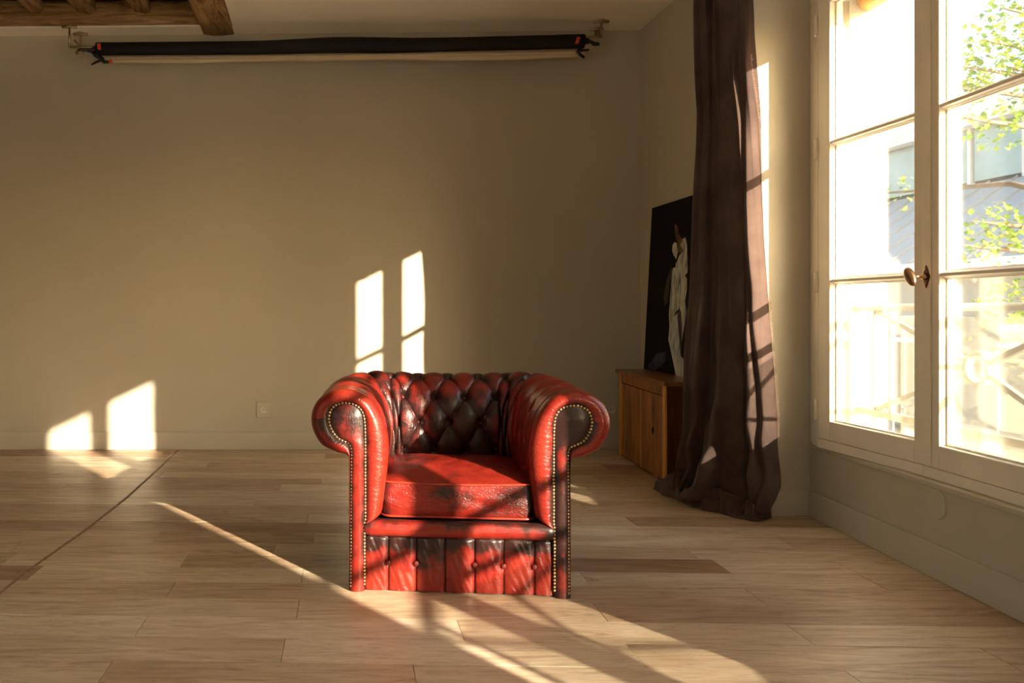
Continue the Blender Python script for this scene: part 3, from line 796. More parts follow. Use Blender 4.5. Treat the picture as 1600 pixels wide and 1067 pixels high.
for i in range(2):
    s0 = .052 + i * (Lc - .104) / 2; s1 = s0 + (Lc - .104) / 2
    dr = empty('door', (0, 0, 0)); dr.parent = cab; dr.matrix_parent_inverse = Matrix.Translation(-Vector(cab.location))
    def DP(name, bm, m, bevel=.002):
        o = obj(name, bm, m, dr, False, bevel); return o
    np_ = 1
    for k in range(np_):
        a0 = s0 + .003 + (s1 - s0 - .018) * k / np_; a1 = s0 + .003 + (s1 - s0 - .018) * (k + 1) / np_ - .0018
        DP('plank', box(bmesh.new(), a0, a1, -.002 - .002 * (k % 2), .012, .012, H - .09, T=CT), M['cab'])
    DP('edge_strip', box(bmesh.new(), s1 - .014, s1 - .003, -.008, .012, .012, H - .09, T=CT), M['cab_light'])
bm = bmesh.new(); p = CT(.23, -.006, .27); ellipsoid(bm, p, (.003, .012, .022), 12, 8); kid('keyhole', bm, M['dark'], cab, True, label='dark worn keyhole')

# ------------------------------------------------------------------ painting leaning on the wall
pb0, pb1 = Vector((2.163, 5.53, H + .003)), Vector((2.150, 4.78, H + .003))
pt0 = Vector((2.218, 5.535, 1.645)); up = (pt0 - pb0); ph_ = up.length; up.normalize()
rt = (pb1 - pb0); pw = rt.length; rt.normalize(); up = (up - rt * up.dot(rt)).normalized(); pn = rt.cross(up).normalized()
if pn.x > 0: pn = -pn
pic = tag(empty('painting', (pb0 + pb1) / 2), 'tall black painting of a white draped gown standing on the wooden cabinet', 'painting')
PT = lambda a_, b_, c_: pb0 + rt * a_ + up * b_ + pn * c_
M['canvas'] = plain('black_canvas', (.008, .0065, .006), .85, var=.4, scale=3, spec=.15)
M['canvas_edge'] = plain('canvas_edge', (.03, .022, .015), .8)
kid('canvas', box(bmesh.new(), 0, pw, 0, ph_, -.004, .012, T=PT), M['canvas'], pic, bevel=.002)
def hit(px, py):       # zoomed survey coordinates of the printed shapes -> canvas plane
    X, Y = 1000 + px / 3.236, 290 + py / 3.236
    o_ = Vector((0, 0, CH)); d_ = PXY(X, Y, 1) - o_
    p0 = PT(0, 0, .0125); k = (p0 - o_).dot(pn) / d_.dot(pn); q = o_ + d_ * k - pb0
    return q.dot(rt), q.dot(up)
def gown_mat(name, c0, c1, sc_=(60, 60, 5)):
    a = NT(name, .7, spec=.2); n1 = a.noise(a.coord(sc_), 1, 5, .6, 1.0); a.base(a.ramp(n1, [(.32, c0), (.62, c1)])); return a.m
M['gown'] = gown_mat('painted_gown', (.13, .13, .11), (.60, .60, .52), (34, 34, 7))
M['gown2'] = gown_mat('painted_train', (.22, .23, .20), (.52, .55, .50), (14, 14, 6))
M['gskin'] = gown_mat('painted_skin', (.03, .015, .01), (.17, .085, .045), (20, 20, 8))
M['gdark'] = gown_mat('painted_dark_fold', (.02, .015, .013), (.06, .045, .04))
M['gblue'] = gown_mat('painted_blue_cloth', (.012, .014, .02), (.05, .06, .085), (12, 12, 12))
shapes = [('gskin', 0, [(175, 190), (190, 205), (196, 240), (206, 262), (232, 285), (222, 330), (205, 345), (192, 330), (186, 280), (177, 235)]),
          ('gown', 1, [(165, 300), (176, 285), (186, 292), (192, 335), (184, 372), (170, 352), (162, 325)]),
          ('gown', 1, [(205, 300), (216, 268), (230, 262), (238, 300), (241, 380), (240, 440), (226, 455), (205, 425), (182, 412), (180, 398), (200, 352), (222, 330)]),
          ('gown', 2, [(164, 420), (182, 410), (205, 425), (226, 452), (238, 470), (237, 530), (228, 585), (236, 640), (226, 700), (214, 780), (206, 820), (208, 720), (202, 620), (180, 640), (168, 680), (150, 712), (147, 650), (153, 560), (160, 480)]),
          ('gdark', 3, [(200, 610), (208, 640), (212, 720), (212, 800), (206, 860), (198, 760), (190, 660)]),
          ('gown2', 2, [(150, 710), (172, 665), (192, 640), (196, 720), (204, 800), (208, 862), (224, 880), (238, 925), (249, 975), (215, 975), (182, 962), (166, 880), (144, 780)]),
          ('gblue', 1, [(40, 912), (62, 880), (85, 848), (132, 840), (128, 885), (105, 915), (70, 938), (46, 935)]),
          ('gdark', 0, [(120, 560), (135, 470), (160, 410), (166, 420), (150, 500), (140, 590), (125, 610)])]
for mname, lay, pl in shapes:
    bm = bmesh.new(); z = .0126 + lay * .0004
    bm.faces.new([bm.verts.new(PT(*hit(*q), z)) for q in pl])
    r_ = bmesh.ops.triangulate(bm, faces=bm.faces)
    nm = {'gskin': 'painted_figure', 'gown': 'painted_gown', 'gown2': 'painted_train', 'gdark': 'painted_fold', 'gblue': 'painted_cloth'}[mname]
    kid(nm, bm, M[mname], pic)

# ------------------------------------------------------------------ curtain and its rod
YZ_L = [(0, 4.32), (.25, 4.24), (.6, 4.17), (3, 4.155)]
YZ_R = [(0, 3.81), (.3, 3.82), (.8, 3.85), (1.1, 3.865), (3, 3.865)]
PXL = [(.10, 1060), (.2, 1066), (.35, 1071), (.6, 1072), (.9, 1074), (1.1, 1076), (1.5, 1078), (1.65, 1080), (1.8, 1084), (1.95, 1087), (2.1, 1085), (2.45, 1080), (3, 1078)]
PXR = [(.0, 1194), (.05, 1206), (.10, 1216), (.16, 1222), (.3, 1218), (.45, 1214), (.6, 1210), (.75, 1206), (.9, 1201), (1.1, 1197), (1.3, 1192), (1.6, 1187), (1.85, 1183), (2.1, 1175), (2.5, 1174), (3, 1174)]
HT = 2.66
NS, NH = 260, 210
def curt(s, h):
    yl = lerp_tab(YZ_L, h); yr = lerp_tab(YZ_R, h)
    L_ = Vector(((lerp_tab(PXL, h) - PX) / F * yl, yl, 0)); R_ = Vector(((lerp_tab(PXR, h) - PX) / F * yr, yr, 0))
    ax = R_ - L_; nrm = Vector((-ax.y, ax.x, 0)).normalized()
    if nrm.y > 0: nrm = -nrm
    low = 1 - sstep(.2, 1.4, h)
    ph = .55 * math.sin(h * 1.25 + .6) + .35 * math.sin(h * 2.9 + 1.1)
    w = s + .035 * math.sin(2 * PI * s + h * 1.6) * (1 + low) + .02 * math.sin(h * 3.1 + s * 9)
    f1 = math.sin(2 * PI * (w * 2.55) + ph); f1 = math.copysign(abs(f1) ** 1.25, f1) + .25 * math.sin(4 * PI * (w * 2.55) + 2 * ph + .8)
    f2 = math.sin(2 * PI * (w * 5.3) + 1.7 - ph * 1.6 + .5 * math.sin(h * 2.2))
    f3 = math.sin(2 * PI * (w * 10.7) + .4 + h * 1.9)
    amp = .050 + .012 * sstep(2.5, .8, h)
    d = amp * f1 + .018 * f2 + .005 * f3 * (.4 + low)
    # long diagonal drag folds and crumples towards the floor
    n1 = mnoise.noise(Vector((s * 3.2 + h * .8, h * 1.6, 1.3))); n2 = mnoise.noise(Vector((s * 7 - h * 2.0, h * 4.2, 6.1))); n3 = mnoise.noise(Vector((s * 15, h * 9, 2.2)))
    d += .042 * n1 * (.35 + low) + .030 * n2 * (low + .12) + .006 * n3 * (.3 + low)
    # sagging swags just above the floor
    g = sstep(.62, .10, h)
    d += g * (.045 + .030 * math.sin(2 * PI * (h * 4.2 + .9 * (s - .55) ** 2 * 4 + .15)) * (1 - abs(2 * s - 1.1) * .6))
    ed = min(1, s * 9, (1 - s) * 9)
    d = d * (.35 + .65 * ed) + .012 - .040 * sstep(.7, 1.1, h) * sstep(1.0, .55, s)
    p = L_ + ax * (s + .010 * math.cos(2 * PI * w * 5.1)) + nrm * d
    p.z = h
    lim = 3.905
    k_ = .006; t_ = lim - p.y; y2 = lim - (t_ + math.sqrt(t_ * t_ + 4 * k_ * k_)) / 2
    p.y += (y2 - p.y) * sstep(1.93, 1.99, p.x)
    return p, nrm
rows = []
for i in range(NH + 1):
    t = i / NH; h = HT + (.045 - HT) * t
    row = []
    for j in range(NS + 1):
        s = j / NS; hh = h
        p, nrm = curt(s, hh)
        row.append(p)
    rows.append(row)
# puddle: the cloth folds over and runs out on the boards
OUT = [(0, Vector((1.80, 4.50))), (.18, Vector((1.795, 4.33))), (.38, Vector((1.83, 4.10))), (.6, Vector((1.90, 3.955))), (.85, Vector((1.985, 3.80))), (.93, Vector((2.04, 3.825))), (1, Vector((2.10, 3.87)))]
def outp(s):
    for (a_, va), (b_, vb) in zip(OUT, OUT[1:]):
        if s <= b_:
            t = (s - a_) / (b_ - a_); return va.lerp(vb, t)
    return OUT[-1][1]
NP = 46
for k in range(1, NP + 1):
    r_ = k / NP; row = []
    for j in range(NS + 1):
        s = j / NS; p0 = rows[NH][j]; o2 = outp(s)
        wav = mnoise.noise(Vector((s * 9, 0, 4.4))) * .022
        q = Vector((p0.x, p0.y, 0)).lerp(Vector((o2.x, o2.y, 0)), r_ ** .9)
        dd = (Vector((o2.x, o2.y, 0)) - Vector((p0.x, p0.y, 0))).normalized()
        q += dd * wav * r_
        n1 = mnoise.noise(Vector((s * 7 + r_ * 1.5, r_ * 3.0 - s * 2, 8.8))); n2 = mnoise.noise(Vector((s * 17, r_ * 8, 3.3)))
        ridge = abs(math.sin(PI * (r_ * 2.6 + 1.2 * math.sin(s * 7.5) + n1 * .9)))
        left = 1 + 1.1 * sstep(.55, .0, s)
        hz = (.016 + .052 * ridge * left * (1 - r_ * .45) + .040 * n1 * left + .014 * n2) * sstep(0, .12, r_) * 1.0
        edge = 1 - sstep(.86, 1, r_)
        z = max(.004, hz * edge + .045 * (1 - sstep(0, .3, r_)) + .004)
        if q.x > 2.0 and q.y > 3.905: q.y = 3.90
        row.append(Vector((q.x, q.y, z)))
    rows.append(row)
cur = tag(empty('curtain', (1.95, 4.02, 0)), 'long dark brown linen curtain hanging in folds and pooling on the floor', 'curtain')
bm = bmesh.new(); grid(bm, rows)
o = kid('drape', bm, M['linen'], cur, True)
sm = o.modifiers.new('thick', 'SOLIDIFY'); sm.thickness = .0025; sm.offset = 0
# raw fringed selvedge down the right edge
bm = bmesh.new()
for k in range(520):
    h = 2.15 - k * (2.15 - .35) / 520; p, nrm = curt(.995, h)
    L = random.uniform(.004, .013); a_ = random.uniform(-.5, .5)
    q = p + Vector((.004, -.004, 0)); d_ = Vector((math.cos(a_) * .9, -.25, math.sin(a_) * .7)) * L
    tube(bm, [q, q + d_], [.0011, .0004], 3, cap=False)
kid('fringe', bm, M['linen_edge'], cur, kind='stuff')

rod = tag(empty('curtain_rod', (2.0, 3.0, 2.75)), 'iron curtain rod above the window carrying the brown curtain', 'curtain rod')
bm = bmesh.new(); tube(bm, [(1.93, 4.45, 2.74), (1.93 - .03, 1.6, 2.74)], .012, 14); kid('pole', bm, M['bronze'], rod, True)
for yy in (4.2, 2.0):
    xw = 2.02 if yy > 3 else FW(2.0, -.294, 0).x
    bm = bmesh.new(); tube(bm, [(1.93 if yy > 3 else 1.905, yy, 2.74), (xw, yy, 2.74)], .007, 10); kid('bracket', bm, M['bronze'], rod, True)
for k in range(9):
    s = (k + .5) / 9; p, _ = curt(s, HT)
    cx = 1.928
    bm = bmesh.new(); yy = 3.90 + k * .055
    tube(bm, [(cx + .022 * math.cos(a_), yy, 2.735 + .022 * math.sin(a_)) for a_ in [2 * PI * q / 18 for q in range(18)]], .0022, 6, closed=True); 
    tube(bm, [(cx, yy, 2.713), (p.x, p.y, HT - .01)], .0016, 6); kid('ring', bm, M['bronze'], rod, True)

# ------------------------------------------------------------------ chesterfield armchair
ch = tag(empty('chesterfield_armchair', (.470, 2.822, 0), R(-5.84)), 'oxblood red leather tufted club armchair with rolled arms, alone on the boards', 'armchair')
XC, YBK, RC = .392, .715, .20
PROF = [(.018, 0), (.018, .16), (.018, .32), (.018, .43), (.012, .464), (-.03, .476), (-.080, .502), (-.110, .553), (-.115, .603), (-.094, .652), (-.050, .685), (.0, .695), (.045, .688), (.085, .664), (.118, .622), (.142, .565), (.153, .50), (.152, .43), (.143, .36), (.136, .30), (.126, .262), (.09, .238)]
FACE = [(.020, 0), (.021, .16), (.022, .32), (.023, .44), (.022, .488), (.012, .510), (-.022, .528), (-.045, .562), (-.051, .598), (-.040, .628), (-.016, .645), (.010, .648), (.036, .643), (.058, .628), (.070, .602), (.074, .56), (.075, .50), (.075, .43), (.075, .36), (.075, .30), (.075, .250), (.072, .235)]
NV = 252
prof = [cr(PROF, (len(PROF) - 1) * k / NV) for k in range(NV + 1)]
face = [cr(FACE, (len(FACE) - 1) * k / NV) for k in range(NV + 1)]
# arc length along the profile, measured from the crown of the roll
arc = [0]
for a_, b_ in zip(prof, prof[1:]): arc.append(arc[-1] + math.hypot(a_[0] - b_[0], a_[1] - b_[1]))
kt = max(range(NV + 1), key=lambda k: prof[k][1]); arc = [x - arc[kt] for x in arc]
HALFB = XC - RC; ARCL = RC * PI / 2; ARM0 = .045
UMAX = HALFB + ARCL + (YBK - RC - ARM0)
def path(u):
    """u: 0 at mid back, + to the right arm; returns centre (x,y), inward normal (x,y)"""
    s = 1 if u >= 0 else -1; a_ = abs(u)
    if a_ <= HALFB: return (s * a_, YBK), (0, -1)
    if a_ <= HALFB + ARCL:
        t = (a_ - HALFB) / RC
        return (s * (HALFB + RC * math.sin(t)), YBK - RC + RC * math.cos(t)), (-s * math.sin(t), -math.cos(t))
    y = YBK - RC - (a_ - HALFB - ARCL)
    return (s * XC, y), (-s, 0)
DU, DJ, V0 = .0625, .112, .035
def backness(u): return 1 - sstep(HALFB + ARCL * .60, HALFB + ARCL * 1.05, abs(u))
def tuft(u, v):
    """returns displacement, wear"""
    a_ = abs(u); bk = backness(u)
    J = (v - V0) / DJ; U = u / (2 * DU)
    A_ = U + J / 2; B_ = U - J / 2
    puff = (abs(math.sin(PI * A_)) * abs(math.sin(PI * B_)))
    pf = puff ** .36
    # below the last row and beyond the crown the quilting runs out
    vf = sstep(-.10, .0, v) * (1 - sstep(.385, .45, v))
    nb_ = None
    jj = round(J); best = 9
    for j in (jj - 1, jj, jj + 1):
        i0 = round(u / DU)
        for i in (i0 - 1, i0, i0 + 1):
            if (i + j) % 2 == 0 and 0 <= j <= 3:
                d = math.hypot(u - i * DU, (v - (V0 + j * DJ)) * 1.0)
                best = min(best, d)
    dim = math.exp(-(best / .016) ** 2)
    rad_ = math.exp(-(best / .04) ** 2) * .0012 * math.sin(u * 620 + v * 90)
    back_d = (.021 * pf - .010) * vf - .020 * dim * vf + rad_ * vf
    armf = sstep(UMAX + .0, UMAX - .22, a_)
    # arms: two deep-set buttons inside, folds over the roll
    inner = sstep(.05, .16, v)
    arm_d = (.010 * pf - .004) * inner * (1 - sstep(.26, .34, v)) * armf
    arm_d += (-.018 * dim * inner * armf)
    cz = math.sin(a_ * 58 + v * 11 + 2.2 * mnoise.noise(Vector((u * 5, v * 5, 1)))) * .5 + .5 * math.sin(a_ * 97 - v * 9 + 1.0)
    crease = .0062 * cz * math.exp(-((v - .02) / .10) ** 2) * sstep(UMAX - .03, UMAX - .16, a_)
    d = back_d * bk + (arm_d + crease) * (1 - bk)
    d += .0022 * mnoise.noise(Vector((u * 14, v * 14, 2)))
    seam_ = math.exp(-((UMAX - a_ - .040) / .005) ** 2) * sstep(.02, .08, v) * (1 - bk)
    d -= .0050 * seam_
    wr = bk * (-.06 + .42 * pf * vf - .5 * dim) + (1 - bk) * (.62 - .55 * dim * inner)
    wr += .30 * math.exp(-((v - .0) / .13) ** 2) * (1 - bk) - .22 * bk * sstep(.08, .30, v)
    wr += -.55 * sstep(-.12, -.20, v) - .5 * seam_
    return d, wr
us = []
N1 = 620
for k in range(N1 + 1): us.append(-UMAX + 2 * UMAX * k / N1)
def base_pt(u, k):
    (x, y), (nx, ny) = path(u); n_, z = prof[k]
    bk = backness(u)
    z2 = z + (.009 * math.exp(-((abs(u) - .36) / .16) ** 2) * sstep(.3, .69, z))
    lean = .0
    return Vector((x + nx * n_, y + ny * n_, z2))
rows = []; wear = []
# rounded front of one arm (facing outline up to the full section)
def front_rows(s):
    out = []; wv = []
    for ph in (-48, -36, -22, -8, 6, 20, 34, 48, 62, 76):
        a_ = R(ph); t = (math.sin(a_) + math.sin(R(48))) / (1 + math.sin(R(48))); y = ARM0 * (1 - math.cos(a_))
        row = []; w_ = []
        for k in range(NV + 1):
            n_ = face[k][0] + (prof[k][0] - face[k][0]) * t; z = face[k][1] + (prof[k][1] - face[k][1]) * t
            inset = math.hypot(prof[k][0] - face[k][0], prof[k][1] - face[k][1])
            yy = y if inset > .02 else ARM0 * .33 + (y - ARM0 * .33) * inset / .02
            crk = .0005 * math.sin(k * 1.9) * math.exp(-((t - .35) / .3) ** 2) * (inset > .02)
            row.append(Vector((s * (XC - n_), yy + crk, z)))
            # vertex wear: bright on the rubbed front bulge, dark by the nails
            w_.append(.22 + .65 * sstep(.05, .45, t) - (.45 if arc[k] < -.17 else 0) - .5 * (1 - sstep(0, .14, t)))
        out.append(row); wv.append(w_)
    return out, wv
fr_, fw_ = front_rows(-1)
for r_, w_ in zip(fr_, fw_): rows.append(r_); wear.append(w_)
body = []
P0 = [[base_pt(u, k) for k in range(NV + 1)] for u in us]
for i, u in enumerate(us):
    row = []; w_ = []
    for k in range(NV + 1):
        p = P0[i][k]
        du = P0[min(i + 1, N1)][k] - P0[max(i - 1, 0)][k]; dk = P0[i][min(k + 1, NV)] - P0[i][max(k - 1, 0)]
        nn = dk.cross(du)
        if nn.length > 1e-9: nn.normalize()
        d, wr = tuft(u, arc[k])
        fade = sstep(0, .05, UMAX - abs(u))
        row.append(p + nn * d * fade * (1 if True else -1)); w_.append(wr)
    rows.append(row); wear.append(w_)
# outward normal check: the crown must move up
kc = kt; du = P0[N1 // 2 + 1][kc] - P0[N1 // 2 - 1][kc]; dk = P0[N1 // 2][kc + 1] - P0[N1 // 2][kc - 1]
SG = 1 if dk.cross(du).z > 0 else -1
if SG < 0:
    base_i = len(fr_)
    for i in range(N1 + 1):
        for k in range(NV + 1): rows[base_i + i][k] = P0[i][k] * 2 - rows[base_i + i][k]
fr_, fw_ = front_rows(1)
for r_, w_ in zip(fr_[::-1], fw_[::-1]): rows.append(r_); wear.append(w_)
def wear_mesh(name, rows, wear, m, parent, closed_u=False):
    nC = len(rows[0]); verts = [tuple(p) for r_ in rows for p in r_]; faces = []
    for i in range(len(rows) - 1):
        for j in range(nC if closed_u else nC - 1):
            faces.append((i * nC + j, i * nC + (j + 1) % nC, (i + 1) * nC + (j + 1) % nC, (i + 1) * nC + j))
    me = bpy.data.meshes.new(name); me.from_pydata(verts, [], faces); me.validate()
    at_ = me.attributes.new('wear', 'FLOAT', 'POINT')
    at_.data.foreach_set('value', [w for r_ in wear for w in r_])
    bm = bmesh.new(); bm.from_mesh(me); bmesh.ops.recalc_face_normals(bm, faces=bm.faces); bm.to_mesh(me); bm.free()
    return link(name, me, m, parent, True)
body_o = wear_mesh('upholstery', rows, wear, M['leather'], ch)
off_i = len(front_rows(-1)[0])
def surf(u, v):
    i = min(range(N1 + 1), key=lambda q: abs(us[q] - u)); k = min(range(NV + 1), key=lambda q: abs(arc[q] - v))
    p = rows[off_i + i][k]; a_ = P0[min(i + 1, N1)][k] - P0[max(i - 1, 0)][k]; b_ = P0[i][min(k + 1, NV)] - P0[i][max(k - 1, 0)]
    return p, (b_.cross(a_).normalized() * SG)
# covered buttons
me_b = bpy.data.meshes.new('button'); bm = bmesh.new()
rws = [[(r_ * math.cos(2 * PI * k / 16), r_ * math.sin(2 * PI * k / 16), z) for k in range(16)] for r_, z in ((.0075, -.003), (.0080, .0005), (.0066, .003), (.0035, .0043), (.0001, .0047))]
grid(bm, rws, True); bm.to_mesh(me_b); bm.free()
for p in me_b.polygons: p.use_smooth = True
M['button'] = leather('button_leather', bias=.12); me_b.materials.append(M['button'])
at_ = me_b.attributes.new('wear', 'FLOAT', 'POINT'); at_.data.foreach_set('value', [.25] * len(me_b.vertices))
def button(p, n, sc_=1.0):
    o = bpy.data.objects.new('button', me_b); COL.objects.link(o); o.parent = ch
    o.location = p; o.rotation_euler = n.to_track_quat('Z', 'Y').to_euler(); o.scale = (sc_,) * 3
for j in range(4):
    for i in range(-12, 13):
        if (i + j) % 2: continue
        u = i * DU; v = V0 + j * DJ
        bk = backness(u)
        if bk < .5 and (j < 1 or j > 2 or abs(u) > UMAX - .10): continue
        if j == 3 and abs(u) > .25: continue
        p, n_ = surf(u, v); button(p + n_ * .001, n_)

# arm facings with nail trim
def facing(s):
    rws = []; wr = []
    n_z = 60; L_ = [q for q in face[:NV // 2 + 60]]
    kmax = max(range(NV + 1), key=lambda k: face[k][1])
    left = face[:kmax + 1]; right = face[kmax:]
    def xl(z):
        best = None
        for (n0, z0), (n1, z1) in zip(left, left[1:]):
            if min(z0, z1) <= z <= max(z0, z1) and abs(z1 - z0) > 1e-6:
                v_ = n0 + (n1 - n0) * (z - z0) / (z1 - z0); best = v_ if best is None else min(best, v_)
        return best if best is not None else left[-1][0]
    def xr(z):
        for (n0, z0), (n1, z1) in zip(right, right[1:]):
            if min(z0, z1) <= z <= max(z0, z1) and abs(z1 - z0) > 1e-6: return n0 + (n1 - n0) * (z - z0) / (z1 - z0)
        return .073 if z < .3 else right[0][0]
    zs = [.002 + (.40) * k / 30 for k in range(31)] + [.402 + .244 * math.sin(PI / 2 * k / 40) for k in range(1, 41)]
    for z in zs:
        a_, b_ = xl(z), xr(z); row = []; w_ = []
        for q in range(13):
            t = q / 12; n_ = a_ + (b_ - a_) * t
            dome = (1 - abs(2 * t - 1) ** 2.6); top = sstep(.648, .60, z)
            row.append(Vector((s * (XC - n_), .017 - .017 * dome * (.3 + .7 * top) + .0008 * mnoise.noise(Vector((t * 3, z * 20, s))), z)))
            w_.append(-.12 + .62 * dome - .35 * sstep(.5, .62, z) * (1 if s < 0 else 2.0) - (.45 if s > 0 else 0) + .15 * sstep(.2, .0, z))
        rws.append(row); wr.append(w_)
    wear_mesh('arm_facing', rws, wr, M['leather_front'], ch)
    # nails: an outline of points at even spacing, joined (each is about two pixels)
    out = [(XC - 0, 0)] and []
    outline = [(n_ + (.0055 if k < NV * .25 else .0), z) for k, (n_, z) in enumerate(face)]
    cx_, cz_ = .02, .58
    pts = [q for q in outline if q[1] > .012]
    pts += [(.072, .235 - .0105 * k) for k in range(1, 22)]
    d_ = 0; last = None; nails = []; step = .0112
    dense = []
    for a_, b_ in zip(pts, pts[1:]):
        L = math.hypot(a_[0] - b_[0], a_[1] - b_[1]); m_ = max(1, int(L / .0006))
        for q in range(m_): dense.append((a_[0] + (b_[0] - a_[0]) * q / m_, a_[1] + (b_[1] - a_[1]) * q / m_))
    acc = 0; prev = dense[0]; nails.append(prev)
    for q in dense[1:]:
        acc += math.hypot(q[0] - prev[0], q[1] - prev[1]); prev = q
        if acc >= step: nails.append(q); acc = 0
    bm = bmesh.new(); strip = bmesh.new()
    for n_, z in nails:
        # pull slightly towards the centre of the facing
        t = Vector((n_, z)); 
        c_ = Vector((s * (XC - n_), .0112, z)); r0 = .0050
        prev_r = None
        ring0 = [bm.verts.new(c_ + Vector((r0 * math.cos(2 * PI * k / 8), .002, r0 * math.sin(2 * PI * k / 8)))) for k in range(8)]
        ring1 = [bm.verts.new(c_ + Vector((r0 * .72 * math.cos(2 * PI * k / 8), -.0022, r0 * .72 * math.sin(2 * PI * k / 8)))) for k in range(8)]
        tip = bm.verts.new(c_ + Vector((0, -.0034, 0)))
        for k in range(8):
            bm.faces.new([ring0[k], ring0[(k + 1) % 8], ring1[(k + 1) % 8], ring1[k]]); bm.faces.new([ring1[k], ring1[(k + 1) % 8], tip])
    o = obj('nail_trim', bm, M['brass'], ch, True); o['kind'] = 'stuff'; o['label'] = 'rows of small domed brass nails'
    tube(strip, [Vector((s * (XC - n_), .0150, z)) for n_, z in dense[::8]], .0052, 8)
    me_o = obj('gimp', strip, M['gimp'], ch, True)
M['gimp'] = plain('dark_gimp', (.018, .007, .006), .45)
facing(-1); facing(1)

# seat rail roll
rws = []; wr = []
for i in range(61):
    x = -.318 + .636 * i / 60; row = []; w_ = []
    e = min(1, (x + .318) / .02, (.318 - x) / .02)
    for k in range(25):
        a_ = 2 * PI * k / 24
        cy, cz = .024, .2185
        ry, rz = .026, .029 * (1 + .05 * mnoise.noise(Vector((x * 12, 0, 3))))
        k2 = .80 + .20 * math.sqrt(max(0, 1 - (1 - e) ** 2))
        row.append(Vector((x, cy - ry * math.cos(a_) * k2 + .001 * mnoise.noise(Vector((x * 30, k, 0))), cz + rz * math.sin(a_) * k2)))
        w_.append(.10 + .42 * max(0, math.cos(a_ + .5)) - .35 * sstep(.26, .31, abs(x)))
    rws.append(row); wr.append(w_)
wear_mesh('seat_rail', rws, wr, M['leather_front'], ch)
# fluted front panel
seams = [-.322 + .0 , -.2385, -.1425, -.0440, .0560, .1530, .2560, .322]
rws = []; wr = []
for i in range(281):
    x = -.322 + .644 * i / 280; row = []; w_ = []
    q = 0
    while q < len(seams) - 2 and x > seams[q + 1]: q += 1
    t = (x - seams[q]) / (seams[q + 1] - seams[q])
    puff = (1 - abs(2 * t - 1) ** 3.5); ds = min(abs(x - sx) for sx in seams)
    slit = math.exp(-(ds / .0022) ** 2)
    for k in range(57):
        z = .004 + .188 * k / 56
        db = 9
        for bi, sx in enumerate(seams[1:-1]):
            if bi != 2: db = min(db, math.hypot(x - sx, (z - .098)))
        y = .030 - .011 * puff ** .7 + .004 * slit + .007 * math.exp(-(db / .014) ** 2)
        y -= .0035 * mnoise.noise(Vector((x * 34, z * 10, 1))) * puff * (.5 + sstep(.08, .19, z)) + .002 * mnoise.noise(Vector((x * 70 + z * 30, z * 20, 5))) * puff
        y += .010 * sstep(.180, .196, z)
        row.append(Vector((x, y, z)))
        w_.append(.40 + .38 * sstep(.17, .05, z) * 1.0 - .75 * sstep(.13, .188, z + .02 * mnoise.noise(Vector((x * 22, 0, 9)))) - .35 * slit - .25 * sstep(.012, .004, z) - .35 * sstep(.20, .28, x) - (.40 if q == 2 else 0) * sstep(.05, .12, z))
    rws.append(row); wr.append(w_)
wear_mesh('front_panel', rws, wr, M['leather_front'], ch)
for bi, sx in enumerate(seams[1:-1]):
    if bi == 2: continue
    button(Vector((sx, .0235, .098)), Vector((0, -1, 0)), 1.25)
# carcass filling under the cushion
obj('seat_deck', bx(-.335, .335, .04, .66, .012, .238), M['gimp'], ch)

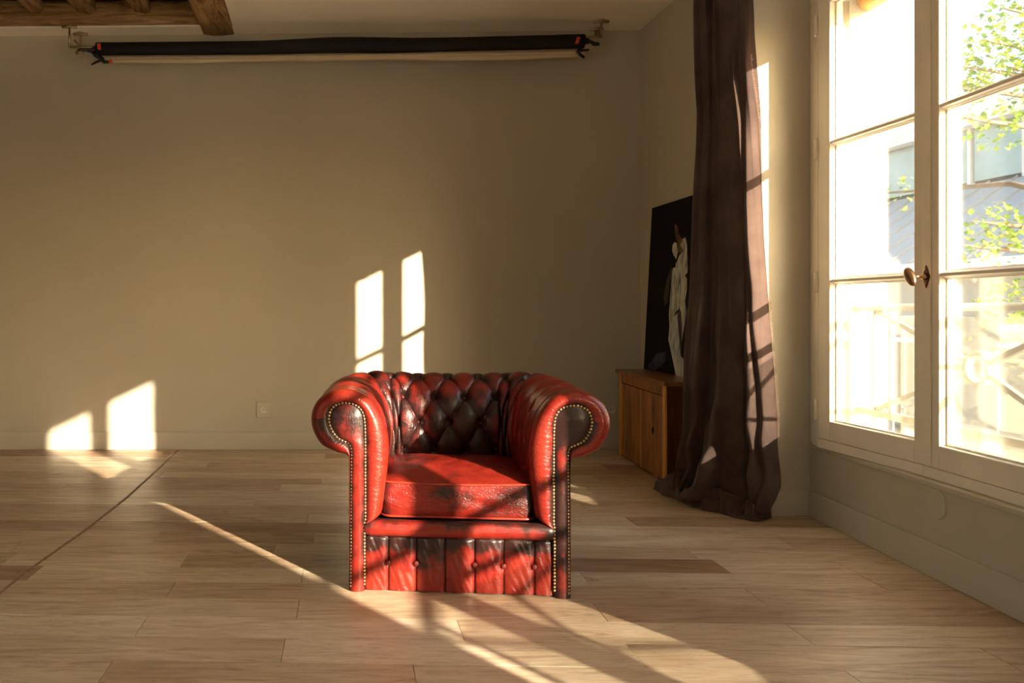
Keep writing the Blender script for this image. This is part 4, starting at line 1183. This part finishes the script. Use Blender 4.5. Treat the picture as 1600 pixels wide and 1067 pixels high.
# cushion
CW, CD, CY0 = .266, .265, .052
CXO = .006
def crect(sx, sy, r, n=14, m_=16):
    out = []; cs = ((sx - r, sy - r, 0), (-sx + r, sy - r, 90), (-sx + r, -sy + r, 180), (sx - r, -sy + r, 270))
    for i, (cx, cy, a0) in enumerate(cs):
        for k in range(n + 1):
            t = R(a0 + 90 * k / n); out.append(Vector((cx + r * math.cos(t), cy + r * math.sin(t), 0)))
        nx = cs[(i + 1) % 4]; a_ = out[-1].copy(); t = R(a0 + 90)
        b_ = Vector((nx[0] + r * math.cos(t), nx[1] + r * math.sin(t), 0))
        for k in range(1, m_): out.append(a_.lerp(b_, k / m_))
    return out
base = crect(CW, CD, .045); NCB = len(base)
rws = []; wr = []
zb, zt = .253, .372
cyc = CY0 + CD
def sagz(x): return -.006 * math.cos(PI * x / (2 * CW))
for f_ in (.02, .35, .7, .93): rws.append([Vector((p.x * f_, cyc + p.y * f_, zb)) for p in base]); wr.append([.1] * NCB)
NB = 16
for k in range(NB + 1):
    t = k / NB; bul = .010 * math.sin(PI * t) ** .8; row = []; w_ = []
    for p in base:
        d_ = p.normalized(); z = zb + (zt - zb) * t
        wrk = .0075 * mnoise.noise(Vector((p.x * 16 + t * 2.2, p.y * 9, t * 2.4 + 4))) + .003 * mnoise.noise(Vector((p.x * 34 - t * 3, p.y * 20, t * 3)))
        row.append(Vector((p.x + d_.x * (bul + wrk * math.sin(PI * t)), cyc + p.y + d_.y * (bul * 1.0 + wrk * math.sin(PI * t)), z + sagz(p.x) * t)))
        w_.append(.42 + .16 * mnoise.noise(Vector((p.x * 11, t * 2, 7))) - .40 * sstep(.20, .27, abs(p.x)) * (p.y < 0))
    rws.append(row); wr.append(w_)
for k in range(1, 22):
    f_ = 1 - k / 22; row = []; w_ = []
    for p in base:
        x, y = p.x * f_, p.y * f_
        e = 1 - f_ ** 2.2
        z = zt + sagz(p.x) * f_ + .040 * e + .004 * mnoise.noise(Vector((x * 12, y * 12, 5))) * e + .0035 * mnoise.noise(Vector((x * 30, y * 30, 2))) * e
        row.append(Vector((x, cyc + y, z))); w_.append(.50 - .25 * sstep(.0, .25, y) + .2 * mnoise.noise(Vector((x * 7, y * 7, 1))))
    rws.append(row); wr.append(w_)
rws.append([Vector((p.x * .002, cyc + p.y * .002, zt + .040)) for p in base]); wr.append([.5] * NCB)
wear_mesh('seat_cushion', rws, wr, M['leather_cushion'], ch, True)
cush = ch.children[-1] if ch.children else ch
def piping(z, dz, par):
    bm = bmesh.new(); pts = []
    for p in base:
        d_ = p.normalized(); pts.append(Vector((p.x + d_.x * .003, cyc + p.y + d_.y * .003, z + sagz(p.x) * dz)))
    tube(bm, pts, .0042, 8, closed=True); o = obj('piping', bm, M['piping'], ch, True)
M['piping'] = plain('piping_leather', (.24, .022, .010), .38, var=.5, scale=14)
piping(zb, 0, ch); piping(zt, 1, ch)

print('boards', nb, 'objects', len(bpy.data.objects))
